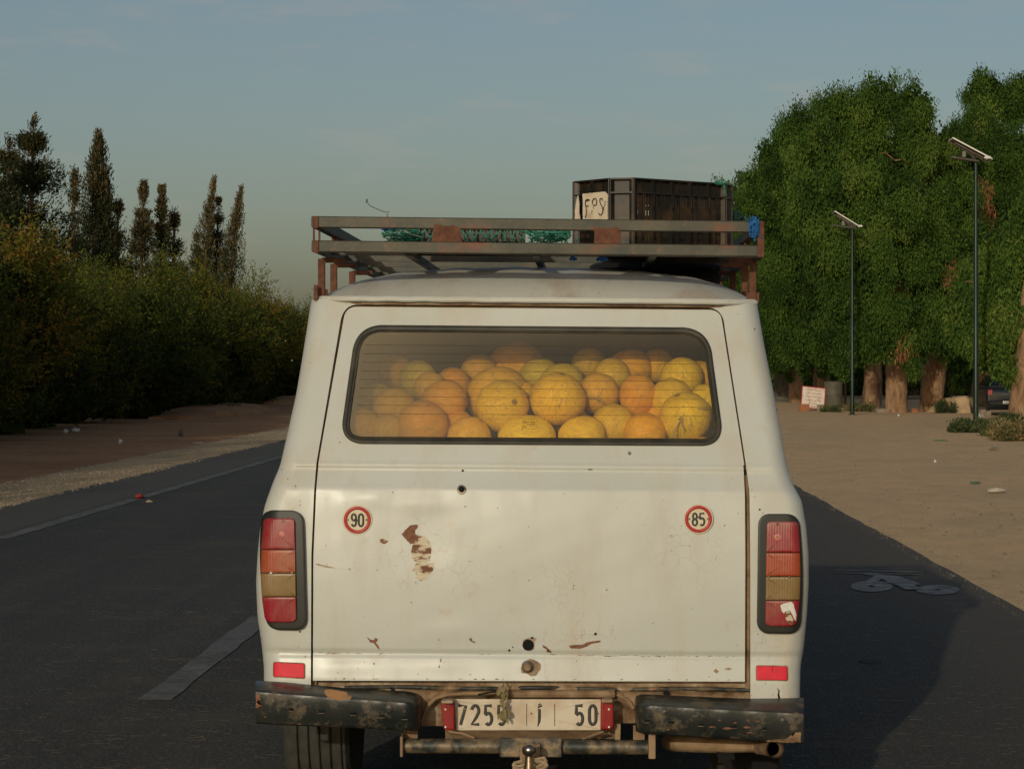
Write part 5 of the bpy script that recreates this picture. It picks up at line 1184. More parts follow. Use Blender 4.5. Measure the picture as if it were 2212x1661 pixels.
# ------------------------------------------------------------------ foliage
def leaves(C, D, L_, W, tint, rg):
    """diamond leaves: centres C, directions D"""
    n = len(C); D = D/(np.linalg.norm(D, axis=1)[:, None]+1e-9); R = rg.normal(size=(n, 3)); S = np.cross(D, R); S /= np.linalg.norm(S, axis=1)[:, None]+1e-9
    L_ = np.broadcast_to(L_, (n,))[:, None]; W = np.broadcast_to(W, (n,))[:, None]
    V = np.stack([C-D*L_*.5, C+S*W*.5-D*L_*.05, C+D*L_*.5, C-S*W*.5-D*L_*.05], 1).reshape(-1, 3)
    return V, np.arange(4*n).reshape(n, 4), np.repeat(tint, 4)
def clump_crown(clumps, n, rg, mode, L_, W, tw=9, sig=.22, var=.25):
    """clumps: (x, y, z, rx, ry, rz, tintbias) ; leaves gathered in twigs on each clump's shell"""
    cl = np.array(clumps, float); area = (cl[:, 3]*cl[:, 5])**1.0; pr = area/area.sum(); nt_ = n//tw
    idx = rg.choice(len(cl), nt_, p=pr); c = cl[idx]; d = rg.normal(size=(nt_, 3)); d /= np.linalg.norm(d, axis=1)[:, None]
    rad = rg.uniform(.0, 1, nt_)**.28; rad = np.where(rg.random(nt_) < .12, rad*1.13, rad)
    tc = c[:, :3]+d*rad[:, None]*c[:, 3:6]
    tt = c[:, 6]+rg.normal(0, var, nt_)
    C = np.repeat(tc, tw, 0); Dd = np.repeat(d, tw, 0); T = np.repeat(tt, tw); m = len(C)
    if mode == 'droop':
        off_ = rg.normal(0, sig, (m, 3)); off_[:, 2] = off_[:, 2]*1.6-sig*.8; C = C+off_; D = rg.normal(0, .45, (m, 3))+np.array([0, 0, -1.1])+Dd*.3
    elif mode == 'spray':
        ax_ = Dd+np.array([0, 0, .30]); ax_ += np.repeat(rg.normal(0, .35, (nt_, 3)), tw, 0); s = np.tile(np.linspace(-1, 1, tw), nt_)[:, None]
        C = C+ax_*s*sig*2.0+rg.normal(0, sig*.22, (m, 3)); D = ax_+rg.normal(0, .9, (m, 3))
    else:
        C = C+rg.normal(0, sig, (m, 3)); D = Dd*.8+rg.normal(0, .5, (m, 3))+np.array([0, 0, .9])
    T = np.clip(T+rg.normal(0, .10, m), 0, 1)
    return leaves(C, D, L_*rg.uniform(.6, 1.3, m), W*rg.uniform(.6, 1.3, m), T, rg)
def leafobj(name, VFT, mat, parent, loc=None, **kw): 
    return obj(name, mesh(name, VFT[0], VFT[1], mat, smooth=False, attr=VFT[2]), parent, loc, **kw)
def trunk_mesh(h, r0, r1, seed, lean=(0, 0), limbs=(), flare=1.5, bul=.12):
    q = random.Random(seed); n = 14; out = []; m = 22; V = []
    for i in range(m):
        s = i/(m-1); r = (r1+(r0-r1)*(1-s)**.8)*(1+(flare-1)*math.exp(-s*9)); cx = lean[0]*s+.10*r0*math.sin(s*5+seed); cy = lean[1]*s
        for j in range(n):
            t = 2*math.pi*j/n; rr = r*(1+bul*math.sin(3*t+seed+s*2)+.07*math.sin(5*t+s*9)+q.uniform(-.05, .05)); V.append((cx+rr*math.cos(t), cy+rr*math.sin(t), h*s))
    F = [tuple(f) for f in gridF(m, n)]+[(i*n+n-1, i*n, (i+1)*n, (i+1)*n+n-1) for i in range(m-1)]
    out.append((np.array(V), F))
    for (p0, p1, ra, rb) in limbs:
        p0, p1 = np.array(p0, float), np.array(p1, float); k = 9; s = np.linspace(0, 1, k)[:, None]; W = p0+(p1-p0)*s+np.array([[q.uniform(-.12, .12) for _ in range(3)] for _ in range(k)])*np.linspace(0, 1, k)[:, None]*np.array([1, 1, .6])
        W[:, 2] += .5*np.sin(s[:, 0]*math.pi)*.4; out.append(tube(W, np.linspace(ra, rb, k), 7))
    return join(*out)

# eucalyptus row on the right: clumps given where the crown stands (survey X, Y, radius px) at each tree's own distance
rgE = np.random.default_rng(21)
def euc(Xt, Yb, dist, clumps, n, label, tr, th=3.2, seed=1, bias=.45, dry=0, Lf=.125, bottom=808, dy0=0):
    bx, by = (Xt-VX)/FPX*dist, dist; root = empty('eucalyptus_tree', (bx, by, 0), label=label, cat='tree', group='eucalyptus trees along the dirt lot')
    cl, subs = [], []
    for (X, Y, r, *o) in clumps:
        dy = (o[0] if o else 0)+dy0; d = dist+dy; p = P(X, Y, d); rr = r*d/FPX
        cl.append((p[0], p[1], p[2], rr, rr*.8, rr, bias))
        for _ in range(14):
            q_ = rgE.normal(size=3); q_ /= np.linalg.norm(q_); q_[1] = -abs(q_[1]) if rgE.random() < .6 else q_[1]
            sr = rr*rgE.uniform(.24, .42); k_ = rgE.uniform(.55, 1.02)
            subs.append((p[0]+q_[0]*rr*k_, p[1]+q_[1]*rr*k_, p[2]+q_[2]*rr*k_, sr, sr, sr*1.05, bias+rgE.normal(0, .2)))
    V, F, T = clump_crown(subs, int(n*3.6), rgE, 'droop', Lf, Lf*.30, tw=12, sig=.10, var=.10)
    zmin = HC+(VY-bottom)/FPX*dist; cz = V.reshape(-1, 4, 3)[:, :, 2].min(1); lim = zmin+.25*np.sin(V.reshape(-1, 4, 3)[:, 0, 0]*3.1+seed)+.18*np.sin(V.reshape(-1, 4, 3)[:, 0, 0]*7.7)
    ok = cz > lim; V = V.reshape(-1, 4, 3)[ok].reshape(-1, 3); T = T.reshape(-1, 4)[ok].ravel(); F = np.arange(len(V)).reshape(-1, 4)
    leafobj('crown', (V, F, T), M['euc'], root)
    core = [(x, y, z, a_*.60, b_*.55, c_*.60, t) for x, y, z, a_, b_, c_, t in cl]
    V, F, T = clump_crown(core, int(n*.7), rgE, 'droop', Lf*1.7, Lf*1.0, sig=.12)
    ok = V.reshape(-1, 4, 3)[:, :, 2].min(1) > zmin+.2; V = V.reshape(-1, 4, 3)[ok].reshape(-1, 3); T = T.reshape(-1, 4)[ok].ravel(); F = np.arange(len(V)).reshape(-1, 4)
    leafobj('inner_foliage', (V, F, T*.3), M['euc'], root)  # inner leaves tinted darker, painting shade into the gaps of the crown
    limbs = [((bx+rgE.uniform(-.1, .1), by, th*.8), (bx+(c_[0]-bx)*.75, by+.3+(c_[1]-by)*.4, th*.8+(c_[2]-th*.8)*.8), tr*.32, .04) for c_ in cl[::3]]
    V, F = trunk_mesh(th, tr, tr*.98, seed, (.15, 0), [tuple((np.array(a_)-np.array([bx, by, 0])) if i < 2 else a_ for i, a_ in enumerate(l)) for l in limbs], 1.12)
    part('trunk', (V+np.array([bx, by, 0]), F), M['bark'], root, sharp=None)
    for c_ in [cl[int(k)] for k in rgE.integers(0, len(cl), 1)]:
        a0 = np.array([c_[0]+rgE.uniform(-.3, .3), c_[1]-c_[4]*.62, c_[2]-c_[5]*.4]); s_ = rgE.choice((-1, 1)); a1 = a0+np.array([s_*rgE.uniform(.5, 1.3), -.5, rgE.uniform(.2, .8)])
        W = a0+(a1-a0)*np.linspace(0, 1, 7)[:, None]+rgE.normal(0, .04, (7, 3)); part('branch', tube(W, np.linspace(.038, .012, 7), 5), M['bark'], root)
    for (X, Y, r) in ([] if not dry else dry):
        p = P(X, Y, dist-2.6); rr = r*dist/FPX; V, F, T = clump_crown([(p[0], p[1], p[2], rr, rr, rr*1.4, .5)], 420, rgE, 'droop', .26, .04, sig=.10); leafobj('dry_twigs', (V, F, T), M['dry'], root)
    return root
euc(1935, 890, 76, [(1840,250,60),(1905,215,52),(1975,235,55),(1790,330,70),(1880,330,75),(1960,330,70),(1760,430,70,-1),(1850,430,75,-2),(1950,440,75,-2),(1790,540,75,-1.5),(1880,560,75,-2.5),(1960,560,60,-1),(1830,650,60,-2),(1900,690,60,-2.5),(1860,740,50,-2),(1945,735,38,-2.4),(1960,790,26,-2.5,.8)], 36000, 'tall eucalyptus with a leaning thick trunk, left one of the twin trunks', .34, 3.0, 3, .50, [(1952,745,22)])
euc(2015, 890, 77.5, [(2040,330,60),(2060,420,65),(2020,470,65,-1.5),(2080,520,60,-1),(2020,580,65,-2),(2075,640,55,-1),(2000,660,50,-2),(2050,715,45,-1.5),(2000,720,36,-2.5)], 20000, 'eucalyptus with the thickest knobbly trunk, next to the green weed clump', .385, 2.9, 4, .42, [(1942,610,22),(2060,600,18)])
euc(2205, 935, 56, [(2135,620,60),(2190,560,70),(2230,640,80),(2110,680,48,-1),(2160,700,60,-1),(2230,740,60),(2130,745,45,-1.2),(2190,770,46,-1),(2080,700,35,-.5),(2240,480,60)], 24000, 'nearest eucalyptus at the right edge, its trunk in front of the black car', .30, 2.4, 5, .62, 0, .13, 822, 1.3)
euc(2120, 885, 82, [(2122,200,44),(2120,265,42,-1),(2190,220,46),(2160,330,46,-1),(2200,340,60,-1),(2110,350,50),(2190,430,60,-1),(2130,440,60),(2085,300,26),(2230,200,50),(2200,530,60)], 24000, 'tallest eucalyptus with a rounded top lobe behind the nearer lamp', .36, 3.5, 6, .40, [(2122,420,16),(2125,462,18)])
euc(1880, 880, 86, [(1728,290,62),(1680,350,62),(1645,405,50),(1795,245,42),(1700,370,55),(1740,450,70),(1680,450,60),(1800,520,60),(1720,560,60),(1640,440,42,-1),(1690,640,60),(1760,640,55),(1830,780,38,-1),(1800,720,50),(1740,735,50)], 26000, 'eucalyptus with a dark shaded trunk, third from the sign', .33, 3.2, 7, .42)
euc(1770, 872, 93, [(1640,460,46),(1690,560,60),(1640,620,55),(1680,700,60),(1740,760,50),(1690,780,45),(1790,790,36,-1),(1640,720,40)], 20000, 'eucalyptus just behind the white sign board', .30, 3.2, 8, .40)
euc(1718, 866, 98, [(1625,430,34),(1618,470,34),(1655,430,44),(1650,490,44),(1620,540,50),(1600,640,60),(1640,780,50),(1700,800,36),(1560,560,60),(1560,680,60)], 16000, 'eucalyptus half hidden by the van, with a tan trunk beside the green gate', .30, 3.4, 9, .45)
# second row further back closes the view between the trunks
for i, (X, dist, lab) in enumerate(((1700, 118, 'farther eucalyptus seen behind the gate'), (1880, 112, 'farther eucalyptus behind the dark trunk'), (2040, 110, 'farther eucalyptus behind the twin trunks'), (2190, 104, 'farther eucalyptus behind the black car'))):
    euc(X, 860, dist, [(X+dx, Y, 85) for dx in (-60, 60) for Y in (430, 540, 650, 750, 815)], 9000, lab, .3, 3.5, 20+i, .25, 0, .26, 850)

for i, (X, dist, lab) in enumerate(((1500, 135, 'distant eucalyptus beyond the lot, hidden behind the van pillar'), (1400, 165, 'most distant eucalyptus, hidden behind the load on the van'), (2480, 70, 'eucalyptus standing just outside the right edge'), (2720, 66, 'second eucalyptus outside the right edge'))):
    k_ = 120/dist if dist > 100 else 1.5
    euc(X, 860, dist, [(X+dx*k_, 795+(Y-795)*k_, 80*k_) for dx in (-60, 60) for Y in (430, 540, 650, 740)], 8000, lab, .33, 3.2, 40+i, .42, 0, .2, 795+20*k_)
# ------------------------------------------------------------------ left side: bushes and conifers
rgB = np.random.default_rng(33)
def bush_mesh(seed, n, bias, R=2.5, H=4.25):
    g = np.random.default_rng(seed); cl = []
    for k in range(34):
        a_ = g.uniform(0, 6.28); z = g.uniform(.05, 1)**.8; rr = R*(.30+.62*math.sqrt(max(0, 1-(z*.92)**2)))
        cl.append((rr*.72*math.cos(a_), rr*.85*math.sin(a_), .3+z*(H-1.0), g.uniform(.55, 1.0), g.uniform(.6, 1.1), g.uniform(.5, .9), bias+g.normal(0, .16)+.22*(z-.5)))  # tint climbs with height, painting sunlit tops into the leaf colour
    cl.append((0, 0, H*.42, R*.72, R*.8, H*.42, bias))
    for k in range(5): a_ = g.uniform(0, 6.28); cl.append((R*.6*math.cos(a_), R*.7*math.sin(a_), H-.7+g.uniform(0, .6), .4, .45, .55, bias+.25))
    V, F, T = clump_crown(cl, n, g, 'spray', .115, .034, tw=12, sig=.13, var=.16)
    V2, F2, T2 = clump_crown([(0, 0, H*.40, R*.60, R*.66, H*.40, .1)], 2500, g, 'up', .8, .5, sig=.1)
    V = np.concatenate([V, V2]); F = np.concatenate([F, F2+len(V)-len(V2)]); T = np.concatenate([T, T2*.4])  # core leaves darkened, shade inside the bush put into their tint
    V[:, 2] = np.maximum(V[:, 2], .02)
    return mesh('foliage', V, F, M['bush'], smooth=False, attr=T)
BM = [bush_mesh(1, 52000, .56), bush_mesh(2, 52000, .34), bush_mesh(3, 52000, .26), bush_mesh(4, 46000, .38)]
stem = mesh('stem', *join(*[tube([(0, 0, 0), (.2*math.cos(a_), .2*math.sin(a_), .8), (.7*math.cos(a_), .7*math.sin(a_), 2.4)], [.09, .06, .03], 6) for a_ in (0, 1.5, 2.9, 4.4)]), M['darkbark'])
blab = ['golden green bush below the broad conifer at the left edge of the picture', 'yellowish bush filling the left edge, in front of the tall conifer', 'dark bush just right of the yellowish one, below the tall pointed conifer', 'brown tinged bush below the twin spired conifers', 'dark bush midway along the left hedge', 'bush with a yellow flowering patch right of the hedge middle', 'bush below the leaning spires', 'fresh green bush right of the leaning spires', 'low green bush with long twigs reaching over its top', 'green bush close to the van roof corner', 'green bush beside the van pillar', 'last visible bush of the hedge, touching the van', 'far bush hidden by the van']+['far bush %s of the hedge, behind the van' % w for w in ('first', 'second', 'third', 'fourth', 'fifth')]
ys_ = [46, 51, 56, 61.5, 67, 73, 79.5, 86, 93, 101, 109, 118, 128, 140, 153, 168, 185, 205]
for i, y in enumerate(ys_):
    o = empty('bush', (-13.5+rgB.uniform(-.4, .4), y, 0), label=blab[i], cat='bush', group='hedge of bushes along the left verge')
    o.rotation_euler = (0, 0, rgB.uniform(0, 6.28)); s = rgB.uniform(.92, 1.08)*(1.0 if i < 9 else .97); o.scale = (s, s, s*rgB.uniform(.95, 1.08))
    for nm, me in (('foliage', BM[[0,0,1,2,2,3,1,3,0,1,3,1,2,0,1,2,3,1][i]]), ('stem', stem)): c = bpy.data.objects.new(nm, me); COL.objects.link(c); c.parent = o
for i, y in enumerate((5, 10.5, 16, 20.5, 25.5, 30.5, 35.5, 41)):
    o = empty('bush', (-13.3, y, 0), label='bush number %s of the left hedge nearer than the golden one, outside the photo' % ('one','two','three','four','five','six','seven','eight')[i], cat='bush', group='hedge of bushes along the left verge')
    o.rotation_euler = (0, 0, i*1.3); s = (1.1, 1.1, 1.15, 1.1, 1.15, 1.05, .95, 1.05)[i]; o.scale = (s, s, s*1.15)
    for nm, me in (('foliage', BM[i % 4]), ('stem', stem)): c = bpy.data.objects.new(nm, me); COL.objects.link(c); c.parent = o
def conifer(X, Ytop, Xb, w, dist, label, n=5200, bias=.45, seed=1, style='tier'):
    g = np.random.default_rng(seed); top = P(X, Ytop, dist); bx = (Xb-VX)/FPX*dist; h = top[2]; lean = top[0]-bx; W = w*dist/FPX/2*1.6; n = int(n*2.6)
    root = empty('conifer', (bx, dist, 0), label=label, cat='tree', group='conifers rising behind the left hedge')
    nt_ = n//8; z = 1-g.uniform(0, 1, nt_)**.75; 
    if style == 'tier':
        tiers = np.sort(g.uniform(0, 1, 26)); z = np.where(g.random(nt_) < .8, tiers[g.integers(0, 26, nt_)]+g.normal(0, .008, nt_), z); z = np.clip(z, 0.02, .995)
    prof_ = (1-z)**(1.05 if style == 'tier' else .9)*(1+.12*np.sin(z*31+seed)*(1-z))*1.25; a_ = g.uniform(0, 6.28, nt_); lob = 1+.40*np.sin(a_*3+seed+z*9); rr = W*prof_*lob*g.uniform(.05, 1.08, nt_)**.6
    base_ = np.stack([bx+lean*z**1.7+rr*np.cos(a_), dist+rr*np.sin(a_), h*z], 1); tw = 8; C = np.repeat(base_, tw, 0); m = len(C)
    out = np.repeat(np.stack([np.cos(a_), np.sin(a_), np.full(nt_, 1.1 if style == 'tier' else 2.4)], 1), tw, 0); s = np.tile(np.linspace(-.7, 1, tw), nt_)[:, None]
    C = C+out*s*(.22 if style == 'tier' else .15)*np.repeat(.45+.8*(1-z), tw)[:, None]+g.normal(0, .045, (m, 3)); D = out+g.normal(0, .5, (m, 3))
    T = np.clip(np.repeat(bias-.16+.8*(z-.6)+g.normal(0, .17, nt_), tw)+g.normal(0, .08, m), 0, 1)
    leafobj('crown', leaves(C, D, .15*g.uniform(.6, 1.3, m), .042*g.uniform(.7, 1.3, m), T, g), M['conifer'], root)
    part('trunk', tube([(bx, dist, 0), (bx+lean*.35, dist, h*.45), (bx+lean*.8, dist, h*.85), (bx+lean, dist, h*.98)], [.16, .11, .05, .012], 8), M['darkbark'], root)
conifer(72, 248, 62, 260, 75, 'broad dark conifer with the tallest top at the far left', 15000, .38, 1)
conifer(20, 285, 15, 190, 77, 'shaggy conifer cut by the left edge of the picture', 9000, .42, 2)
conifer(-20, 270, -30, 200, 72, 'conifer mostly outside the left edge', 6000, .4, 12)
conifer(162, 362, 152, 66, 84, 'small thin conifer left of the tall pointed one', 2600, .5, 3)
conifer(214, 284, 200, 120, 86, 'tall pointed conifer standing alone, second group from the left', 12000, .50, 4, 'spire')
conifer(229, 385, 226, 62, 88, 'dark narrow conifer hugging the tall pointed one', 4000, .2, 5, 'spire')
conifer(256, 422, 246, 80, 87, 'short brown tipped conifer right of the tall pointed one', 3600, .6, 6)
conifer(311, 395, 298, 92, 97, 'brown topped conifer at the left of the middle trio', 7000, .55, 7)
conifer(351, 404, 345, 74, 98, 'middle conifer of the trio, with the feathery tip', 5200, .55, 8)
conifer(377, 442, 372, 84, 99, 'right conifer of the middle trio', 5200, .5, 9)
conifer(464, 383, 420, 56, 117, 'slender spire leaning right, left one of the leaning pair', 6000, .62, 10, 'spire')
conifer(472, 430, 462, 86, 118, 'feathery conifer between the two leaning spires', 5200, .6, 11)
conifer(522, 405, 474, 60, 117, 'slender spire leaning right, right one of the leaning pair', 6500, .62, 13, 'spire')
conifer(425, 500, 422, 60, 118, 'low conifer at the foot of the leaning pair', 2600, .5, 14)
# earth bank and rubble below the hedge
V, F = sphere((0, 0, 0), 1, 22, 10, (1.5, 9, .34)); V = V*(1+.08*np.sin(V[:, 1:2]*3)); obj('earth_bank', mesh('earth_bank', V, F, M['verge']), None, (-11.7, 74, -.05), kind='structure')
V, F = sphere((0, 0, 0), 1, 16, 8, (1.2, 5, .36)); obj('earth_bank', mesh('earth_bank', V, F, M['verge']), None, (-12.2, 96, -.05), kind='structure')

# ------------------------------------------------------------------ right side: lamps, sign, walls, mound, car, weeds
def lamp(X, Yb, Ytop, dist, label, pan):
    x = (X-VX)/FPX*dist; top = 1.45+(795-Ytop)/FPX*dist
    root = empty('solar_street_lamp', (x, dist, 0), label=label, cat='street lamp', group='solar street lamps on the dirt lot')
    part('post', join(lathe([(.078, 0), (.078, .06), (.062, .08), (.058, top*.5), (.054, top*.5+.01), (.040, top)], 16, 'z', (x, dist, 0)), box(x-.13, x+.13, dist-.13, dist+.13, 0, .02)), M['pole'], root)
    (xa, ya), (xb, yb) = pan; a_ = P(xa, ya, dist-.35); b_ = P(xb, yb, dist-.35); u = (b_-a_); L2 = np.linalg.norm(u); u /= L2
    v = np.array([-.12, .98, .0]); v -= u*np.dot(u, v); v /= np.linalg.norm(v); w = np.cross(u, v); w /= np.linalg.norm(w)
    if w[2] < 0: w = -w
    def slab(o0, la, lb, th): 
        c = np.array(o0); q = [c, c+u*la, c+u*la+v*lb, c+v*lb]; V = np.array(q+[p+w*th for p in q]); return V, [(3,2,1,0),(4,5,6,7),(0,1,5,4),(1,2,6,5),(2,3,7,6),(3,0,4,7)]
    pn = part('solar_panel', slab(a_, L2, .5, .010), M['solar'], root, smooth=False)
    t = .020
    part('panel_frame', join(slab(a_-w*.010-v*t, L2, t, .032), slab(a_-w*.010+v*.5, L2, t, .032), slab(a_-u*t-w*.010, t, .5, .032), slab(a_+u*L2-w*.010, t, .5, .032)), M['frame'], pn, smooth=False)
    mid = (a_+b_)/2+v*.25
    part('bracket', join(beam((x, dist, top-.05), tuple(mid-w*.02), .05, .05), beam(tuple(a_+v*.2+u*.1-w*.02), tuple(a_+v*.2+u*(L2-.05)-w*.02), .03, .03)), M['galv'], root)
    part('lamp_head', join(beam((x+.05, dist-.05, top-.02), (x-.62, dist-.25, top+.06), .14, .04, b=.010), box(x-.36, x-.27, dist-.28, dist-.18, top+.05, top+.20, .01)), M['galv'], root)
    part('driver_box', box(x+.12, x+.26, dist-.5, dist-.40, top+.0, top+.06, .01), M['frame'], root)
lamp(2108, 929, 347, 53.6, 'nearer and taller looking solar street lamp, at the right', ((2059, 299), (2142, 343)))
lamp(1841, 895, 492, 72.0, 'farther solar street lamp beside the white sign', ((1804, 457), (1856, 489)))

# hand painted sign
sd_ = 79.0
q4 = [P(1733, 833.5, sd_+.35), P(1783, 838.5, sd_+.35), P(1780, 884, sd_), P(1730, 879, sd_)]
sg = empty('sign_board', tuple((q4[2]+q4[3])/2), label='leaning white board with red hand written Arabic lines and a red frame', cat='sign')
th = np.array([0, .03, 0]); part('board', (np.array(q4+[p+th for p in q4]), [(0,1,2,3),(7,6,5,4),(0,4,5,1),(1,5,6,2),(2,6,7,3),(3,7,4,0)]), M['sign'], sg, smooth=False)
for i in range(4): part('frame_bar', beam(q4[i]-th*.4, q4[(i+1) % 4]-th*.4, .03, .04, (0, 1, 0), b=.004), M['signred'], sg)
SGN = ["بسم الله الرحمن", "وهيب لبيع مطارح", "بيع و شراء و فرش", "اراضي و ابواب", "سكن X", "06 61 20 31 41"]
FORMS = {}
def shape_ar(s):
    join_no = set('اأإآدذرزوةىء'); base_ = 'ءآأؤإئابةتثجحخدذرزسشصضطظعغ'; tab = {}
    code = 0xFE80
    for ch_ in base_:
        nforms = 1 if ch_ == 'ء' else (2 if ch_ in 'آأؤإادذرزوة' else 4); tab[ch_] = (code, nforms); code += nforms
    for ch_, c_ in zip('فقكلمنهوىي', (0xFED1, 0xFED5, 0xFED9, 0xFEDD, 0xFEE1, 0xFEE5, 0xFEE9, 0xFEED, 0xFEEF, 0xFEF1)): tab[ch_] = (c_, 2 if ch_ in 'وى' else 4)
    out = []
    for i, ch_ in enumerate(s):
        if ch_ not in tab: out.append(ch_); continue
        c_, nf = tab[ch_]; prev = i > 0 and s[i-1] in tab and tab[s[i-1]][1] == 4; nxt = i+1 < len(s) and s[i+1] in tab and tab[s[i+1]][1] > 1 and nf == 4
        k = (3 if prev and nxt else 2 if nxt else 1 if prev else 0); out.append(chr(c_+(min(k, nf-1) if nf < 4 else k)))
    return ''.join(out[::-1])
dgq = bpy.context.evaluated_depsgraph_get
for i, s in enumerate(SGN):
    cu = bpy.data.curves.new('line', 'FONT'); cu.body = shape_ar(s) if not s.startswith('06') else s; cu.align_x = 'CENTER'; cu.size = 1; cu.offset = .012
    to = bpy.data.objects.new('tmp', cu); COL.objects.link(to); bpy.context.view_layer.update()
    me = bpy.data.meshes.new_from_object(to.evaluated_get(dgq())); bpy.data.objects.remove(to)
    v = np.array([x.co[:] for x in me.vertices]); 
    if len(v) < 3: continue
    w = v[:, 0].max()-v[:, 0].min(); h = max(.6, v[:, 1].max()-v[:, 1].min()); f = [tuple(p.vertices) for p in me.polygons]; bpy.data.meshes.remove(me)
    wid = (.62, .64, .66, .64, .36, .62)[i]; u_ = (v[:, 0]-v[:, 0].min())/w*wid+(1-wid)/2; t_ = (i+.5)/6.2+.03-(v[:, 1]-.3)*.13
    if i == 5: u_ -= .04
    q_ = np.array(q4); Vw = (q_[0]*(1-u_)[:, None]+q_[1]*u_[:, None])*(1-t_)[:, None]+(q_[3]*(1-u_)[:, None]+q_[2]*u_[:, None])*t_[:, None]-np.array([0, .006, 0])
    part('writing', (Vw, f), M['signred'], sg, smooth=False)
def blk(nm, X, Y, dist, w, d_, h, rot, mat, lab, hollow=False):
    x = (X-VX)/FPX*dist; V, F = box(-w/2, w/2, -d_/2, d_/2, 0, h, .012)
    if hollow: V, F = join(box(-w/2, w/2, -d_/2, d_/2, 0, h*.18), box(-w/2, w/2, -d_/2, d_/2, h*.82, h), box(-w/2, -w/2+.03, -d_/2, d_/2, h*.18, h*.82), box(w/2-.03, w/2, -d_/2, d_/2, h*.18, h*.82), box(-w/2+.03, w/2-.03, -.01, .01, h*.18, h*.82))
    o = obj(nm, mesh(nm, V, F, M[mat], smooth=False), None, (x, dist, 0), label=lab, cat='brick' if 'brick' in nm else 'block'); o.rotation_euler = (0, 0, rot)
blk('clay_brick', 1737, 886, 78.4, .32, .22, .24, .35, 'brick', 'clay brick propping the left foot of the sign')
blk('clay_brick', 1772, 888, 78.6, .22, .2, .22, 0, 'block', 'block propping the right foot of the sign')
blk('clay_brick', 1975, 887, 76.5, .20, .18, .12, 0, 'brick', 'hollow orange brick lying between the two big trunks', True)
blk('concrete_block', 1906, 890, 75.6, .44, .25, .13, .1, 'block', 'flat tan block left of the first big trunk')
blk('concrete_block', 2122, 898, 70.5, .17, .2, .2, .2, 'block', 'tan block standing left of the black car')
blk('concrete_block', 2134, 900, 70.2, .15, .16, .16, .4, 'block', 'smaller block against the black car wheel')
blk('concrete_block', 1815, 884, 78.5, .9, .3, .11, .05, 'block', 'long low kerb stone between sign and lamp post')
# gate behind the trees; dark backdrop wall added to stand for the shade there
bg_ = empty('backdrop_wall', (22, 122, 0), label='long dark ochre wall added to darken the gaps behind the eucalyptus row', cat='wall')
part('wall_face', join(box(8.6, 60, 123, 123.4, 0, 4.2), box(8.6, 60, 122.9, 123.5, 4.2, 4.35)), M['wall'], bg_, smooth=False)
for x in (14, 20, 27, 34): part('doorway', box(x, x+1.6, 122.88, 122.95, 0, 2.4), M['hole'], bg_, smooth=False)
gd_ = 100.; gx = lambda X: (X-VX)/FPX*gd_
gt = empty('metal_gate', (gx(1695), gd_, 0), label='faded green sheet metal gate at the left end of the tree row', cat='gate')
n_ = 4; x0, x1 = gx(1672), gx(1712)
for i in range(n_): part('gate_panel', box(x0+(x1-x0)*i/n_+.01, x0+(x1-x0)*(i+1)/n_-.01, gd_-.01*(i % 2), gd_+.03, .12, 1.18), M['gate'], gt, smooth=False)
part('gate_rail', join(box(x0, x1, gd_-.05, gd_-.01, 1.16, 1.20), box(x1-.03, x1+.03, gd_-.05, gd_+.05, 0, 1.22), box(x0, x1, gd_-.05, gd_-.01, .16, .2)), M['galv'], gt, smooth=False)
wl_ = obj('wall_pier', mesh('wall_pier', *box(gx(1713), gx(1733), gd_, gd_+.4, 0, 1.9, .02), M['wall'], smooth=False), None, label='tan rendered pier beside the green gate', cat='wall')
obj('barrel', mesh('barrel', *lathe([(.001, 0), (.32, 0), (.34, .03), (.33, .45), (.345, .47), (.33, .5), (.34, .95), (.30, .98), (.001, .97)], 20), M['gate']), None, ((1800-VX)/FPX*84, 84, 0), label='grey drum standing in the shade behind the sign', cat='drum')
for X, d_, h in ((1762, 90, 2.2), (1826, 92, 2.1), (1990, 96, 2.0)):
    obj('thin_post', mesh('thin_post', *lathe([(.06, 0), (.05, h)], 8), M['darkbark']), None, ((X-VX)/FPX*d_, d_, 0), label={1762: 'thin dark post right of the sign', 1826: 'thin dark post left of the farther lamp', 1990: 'thin dark post between the big trunks'}[X], cat='post')
# mound of earth
g = np.random.default_rng(5); nx_, ny_ = 34, 22; U_, W_ = np.meshgrid(np.linspace(-1, 1, nx_), np.linspace(-1, 1, ny_)); r2 = np.sqrt(U_**2+W_**2)
Hm = np.clip(1-r2, 0, 1)**.85*(1+.25*np.sin(U_*5+1)*np.cos(W_*4))*.75+g.normal(0, .012, U_.shape)*(r2 < .95); Hm = np.minimum(Hm, .50+.04*np.sin(U_*4))
md = 74.; mx = (2092-VX)/FPX*md; obj('earth_mound', mesh('earth_mound', np.stack([mx+U_*.95, md+2.5+W_*1.6, Hm], -1).reshape(-1, 3), gridF(ny_, nx_), M['ground'], sharp=None), None, label='heap of pale earth between the trees and the black car', cat='mound')
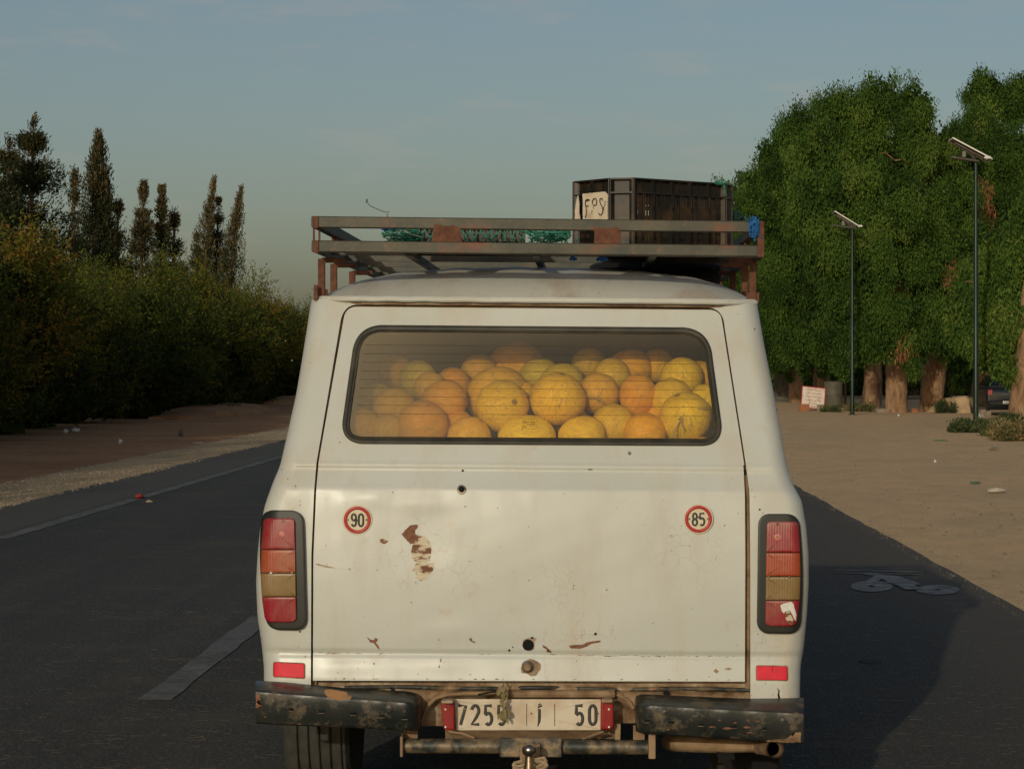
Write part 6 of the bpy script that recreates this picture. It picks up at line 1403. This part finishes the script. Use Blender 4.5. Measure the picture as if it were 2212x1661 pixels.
# parked car
cy_, cxx = 71.0, (2181-VX)/FPX*71.0
car = empty('parked_car', (cxx, cy_, 0), label='black parked saloon seen from behind under the trees', cat='car')
def loft(rings, mat, nm, par, sharp=35):
    R = np.array(rings, float); m, k = R.shape[:2]; F = [tuple(f) for f in gridF(m, k)]+[(i*k+k-1, i*k, (i+1)*k, (i+1)*k+k-1) for i in range(m-1)]+[tuple(range(k-1, -1, -1)), tuple((m-1)*k+j for j in range(k))]
    return part(nm, (R.reshape(-1, 3), F), mat, par, sharp=sharp)
def rr_(y, z0, z1, w, r=.1, n=5, top=None):
    top = top or w; o = []
    for cx_, cz, a0 in ((w-r, z0+r, -90), (top-r, z1-r, 0), (-top+r, z1-r, 90), (-w+r, z0+r, 180)):
        for k_ in range(n): t = math.radians(a0+90*k_/(n-1)); o.append((cxx+cx_+r*math.cos(t), cy_+y, cz+r*math.sin(t)))
    return o
loft([rr_(-.02, .26, .70, .58, .08), rr_(.0, .20, .80, .66, .1), rr_(.06, .17, .86, .69, .1), rr_(.5, .16, .88, .70, .1), rr_(2.6, .16, .84, .70, .1), rr_(3.4, .18, .70, .68, .1), rr_(3.55, .24, .6, .6, .1)], M['carbody'], 'body', car)
loft([rr_(.42, .80, .90, .58, .04, top=.54), rr_(.80, .80, 1.20, .60, .09, top=.46), rr_(1.2, .80, 1.25, .62, .1, top=.46), rr_(1.9, .8, 1.24, .62, .1, top=.46), rr_(2.7, .78, .86, .60, .03, top=.5)], M['carbody'], 'cabin', car)
V = np.array([(cxx+x, cy_+y, z) for x, y, z in ((-.50, .47, .92), (.50, .47, .92), (.41, .79, 1.16), (-.41, .79, 1.16))]); part('rear_window', (np.concatenate([V, V+np.array([0, .02, -.01])])-np.array([0, .012, -.006]), [(0,1,2,3),(7,6,5,4),(0,4,5,1),(1,5,6,2),(2,6,7,3),(3,7,4,0)]), M['carglass'], car, smooth=False)
for s in (-1, 1): part('tail_light', box(cxx+s*.60-.075, cxx+s*.60+.075, cy_-.03, cy_+.08, .62, .80, .02), M['lred'], car)
part('bumper', box(cxx-.66, cxx+.66, cy_-.06, cy_+.1, .30, .46, .03), M['carbody'], car); part('number_plate', box(cxx-.22, cxx+.22, cy_-.075, cy_-.06, .36, .45, .003), M['whiteplate'], car)
part('emblem', lathe([(.001, -.03), (.035, -.028), (.04, -.01)], 16, 'y', (cxx, cy_, .74)), M['chrome'], car); part('trim_strip', box(cxx-.25, cxx+.25, cy_-.035, cy_-.01, .645, .66), M['galv'], car)
for s in (-1, 1):
    for yy in (.75, 2.9): part('wheel', lathe([(.02, -.08), (.16, -.09), (.25, -.085), (.26, -.06), (.26, .06), (.25, .085), (.02, .08)], 24, 'x', (cxx+s*.60, cy_+yy, .26)), M['tyre'], car)
# weeds
def weed(nm, X, Y, dist, w, h, n, bias, lab, L_=.10, dp=.5):
    x = (X-VX)/FPX*dist; g = np.random.default_rng(int(X)); V, F, T = clump_crown([(g.uniform(-w, w), g.uniform(-dp, dp), h*g.uniform(.15, .6), w*.4, dp*.5, h*.45, bias+g.normal(0, .12)) for _ in range(14)], n, g, 'up', L_, L_*.3, tw=6, sig=.05)
    V[:, 2] = np.maximum(V[:, 2], 0.005); leafobj(nm, (V, F, T), M['weed'], None, (x, dist, 0), label=lab, cat='weeds', kind=None)
weed('weed_clump', 2098, 940, 52.5, .38, .26, 5000, .25, 'green weeds round the foot of the nearer lamp')
weed('weed_clump', 2145, 945, 49.5, .36, .28, 5000, .40, 'grey green weeds right of the nearer lamp')
weed('weed_clump', 2200, 955, 46.5, .42, .42, 5500, .9, 'dry orange brown weeds at the right edge')
weed('green_shrub', 2188, 910, 55.0, .30, .36, 3600, .12, 'fresh green shrub at the foot of the right tree')
weed('green_shrub', 2043, 885, 75.0, .22, .42, 2200, .1, 'green weed clump beside the thickest trunk')
weed('weed_clump', 1792, 884, 77, .3, .16, 1500, .15, 'small green weeds right of the sign')
weed('weed_clump', 1855, 884, 78, .5, .28, 1800, .6, 'thin weeds right of the farther lamp')
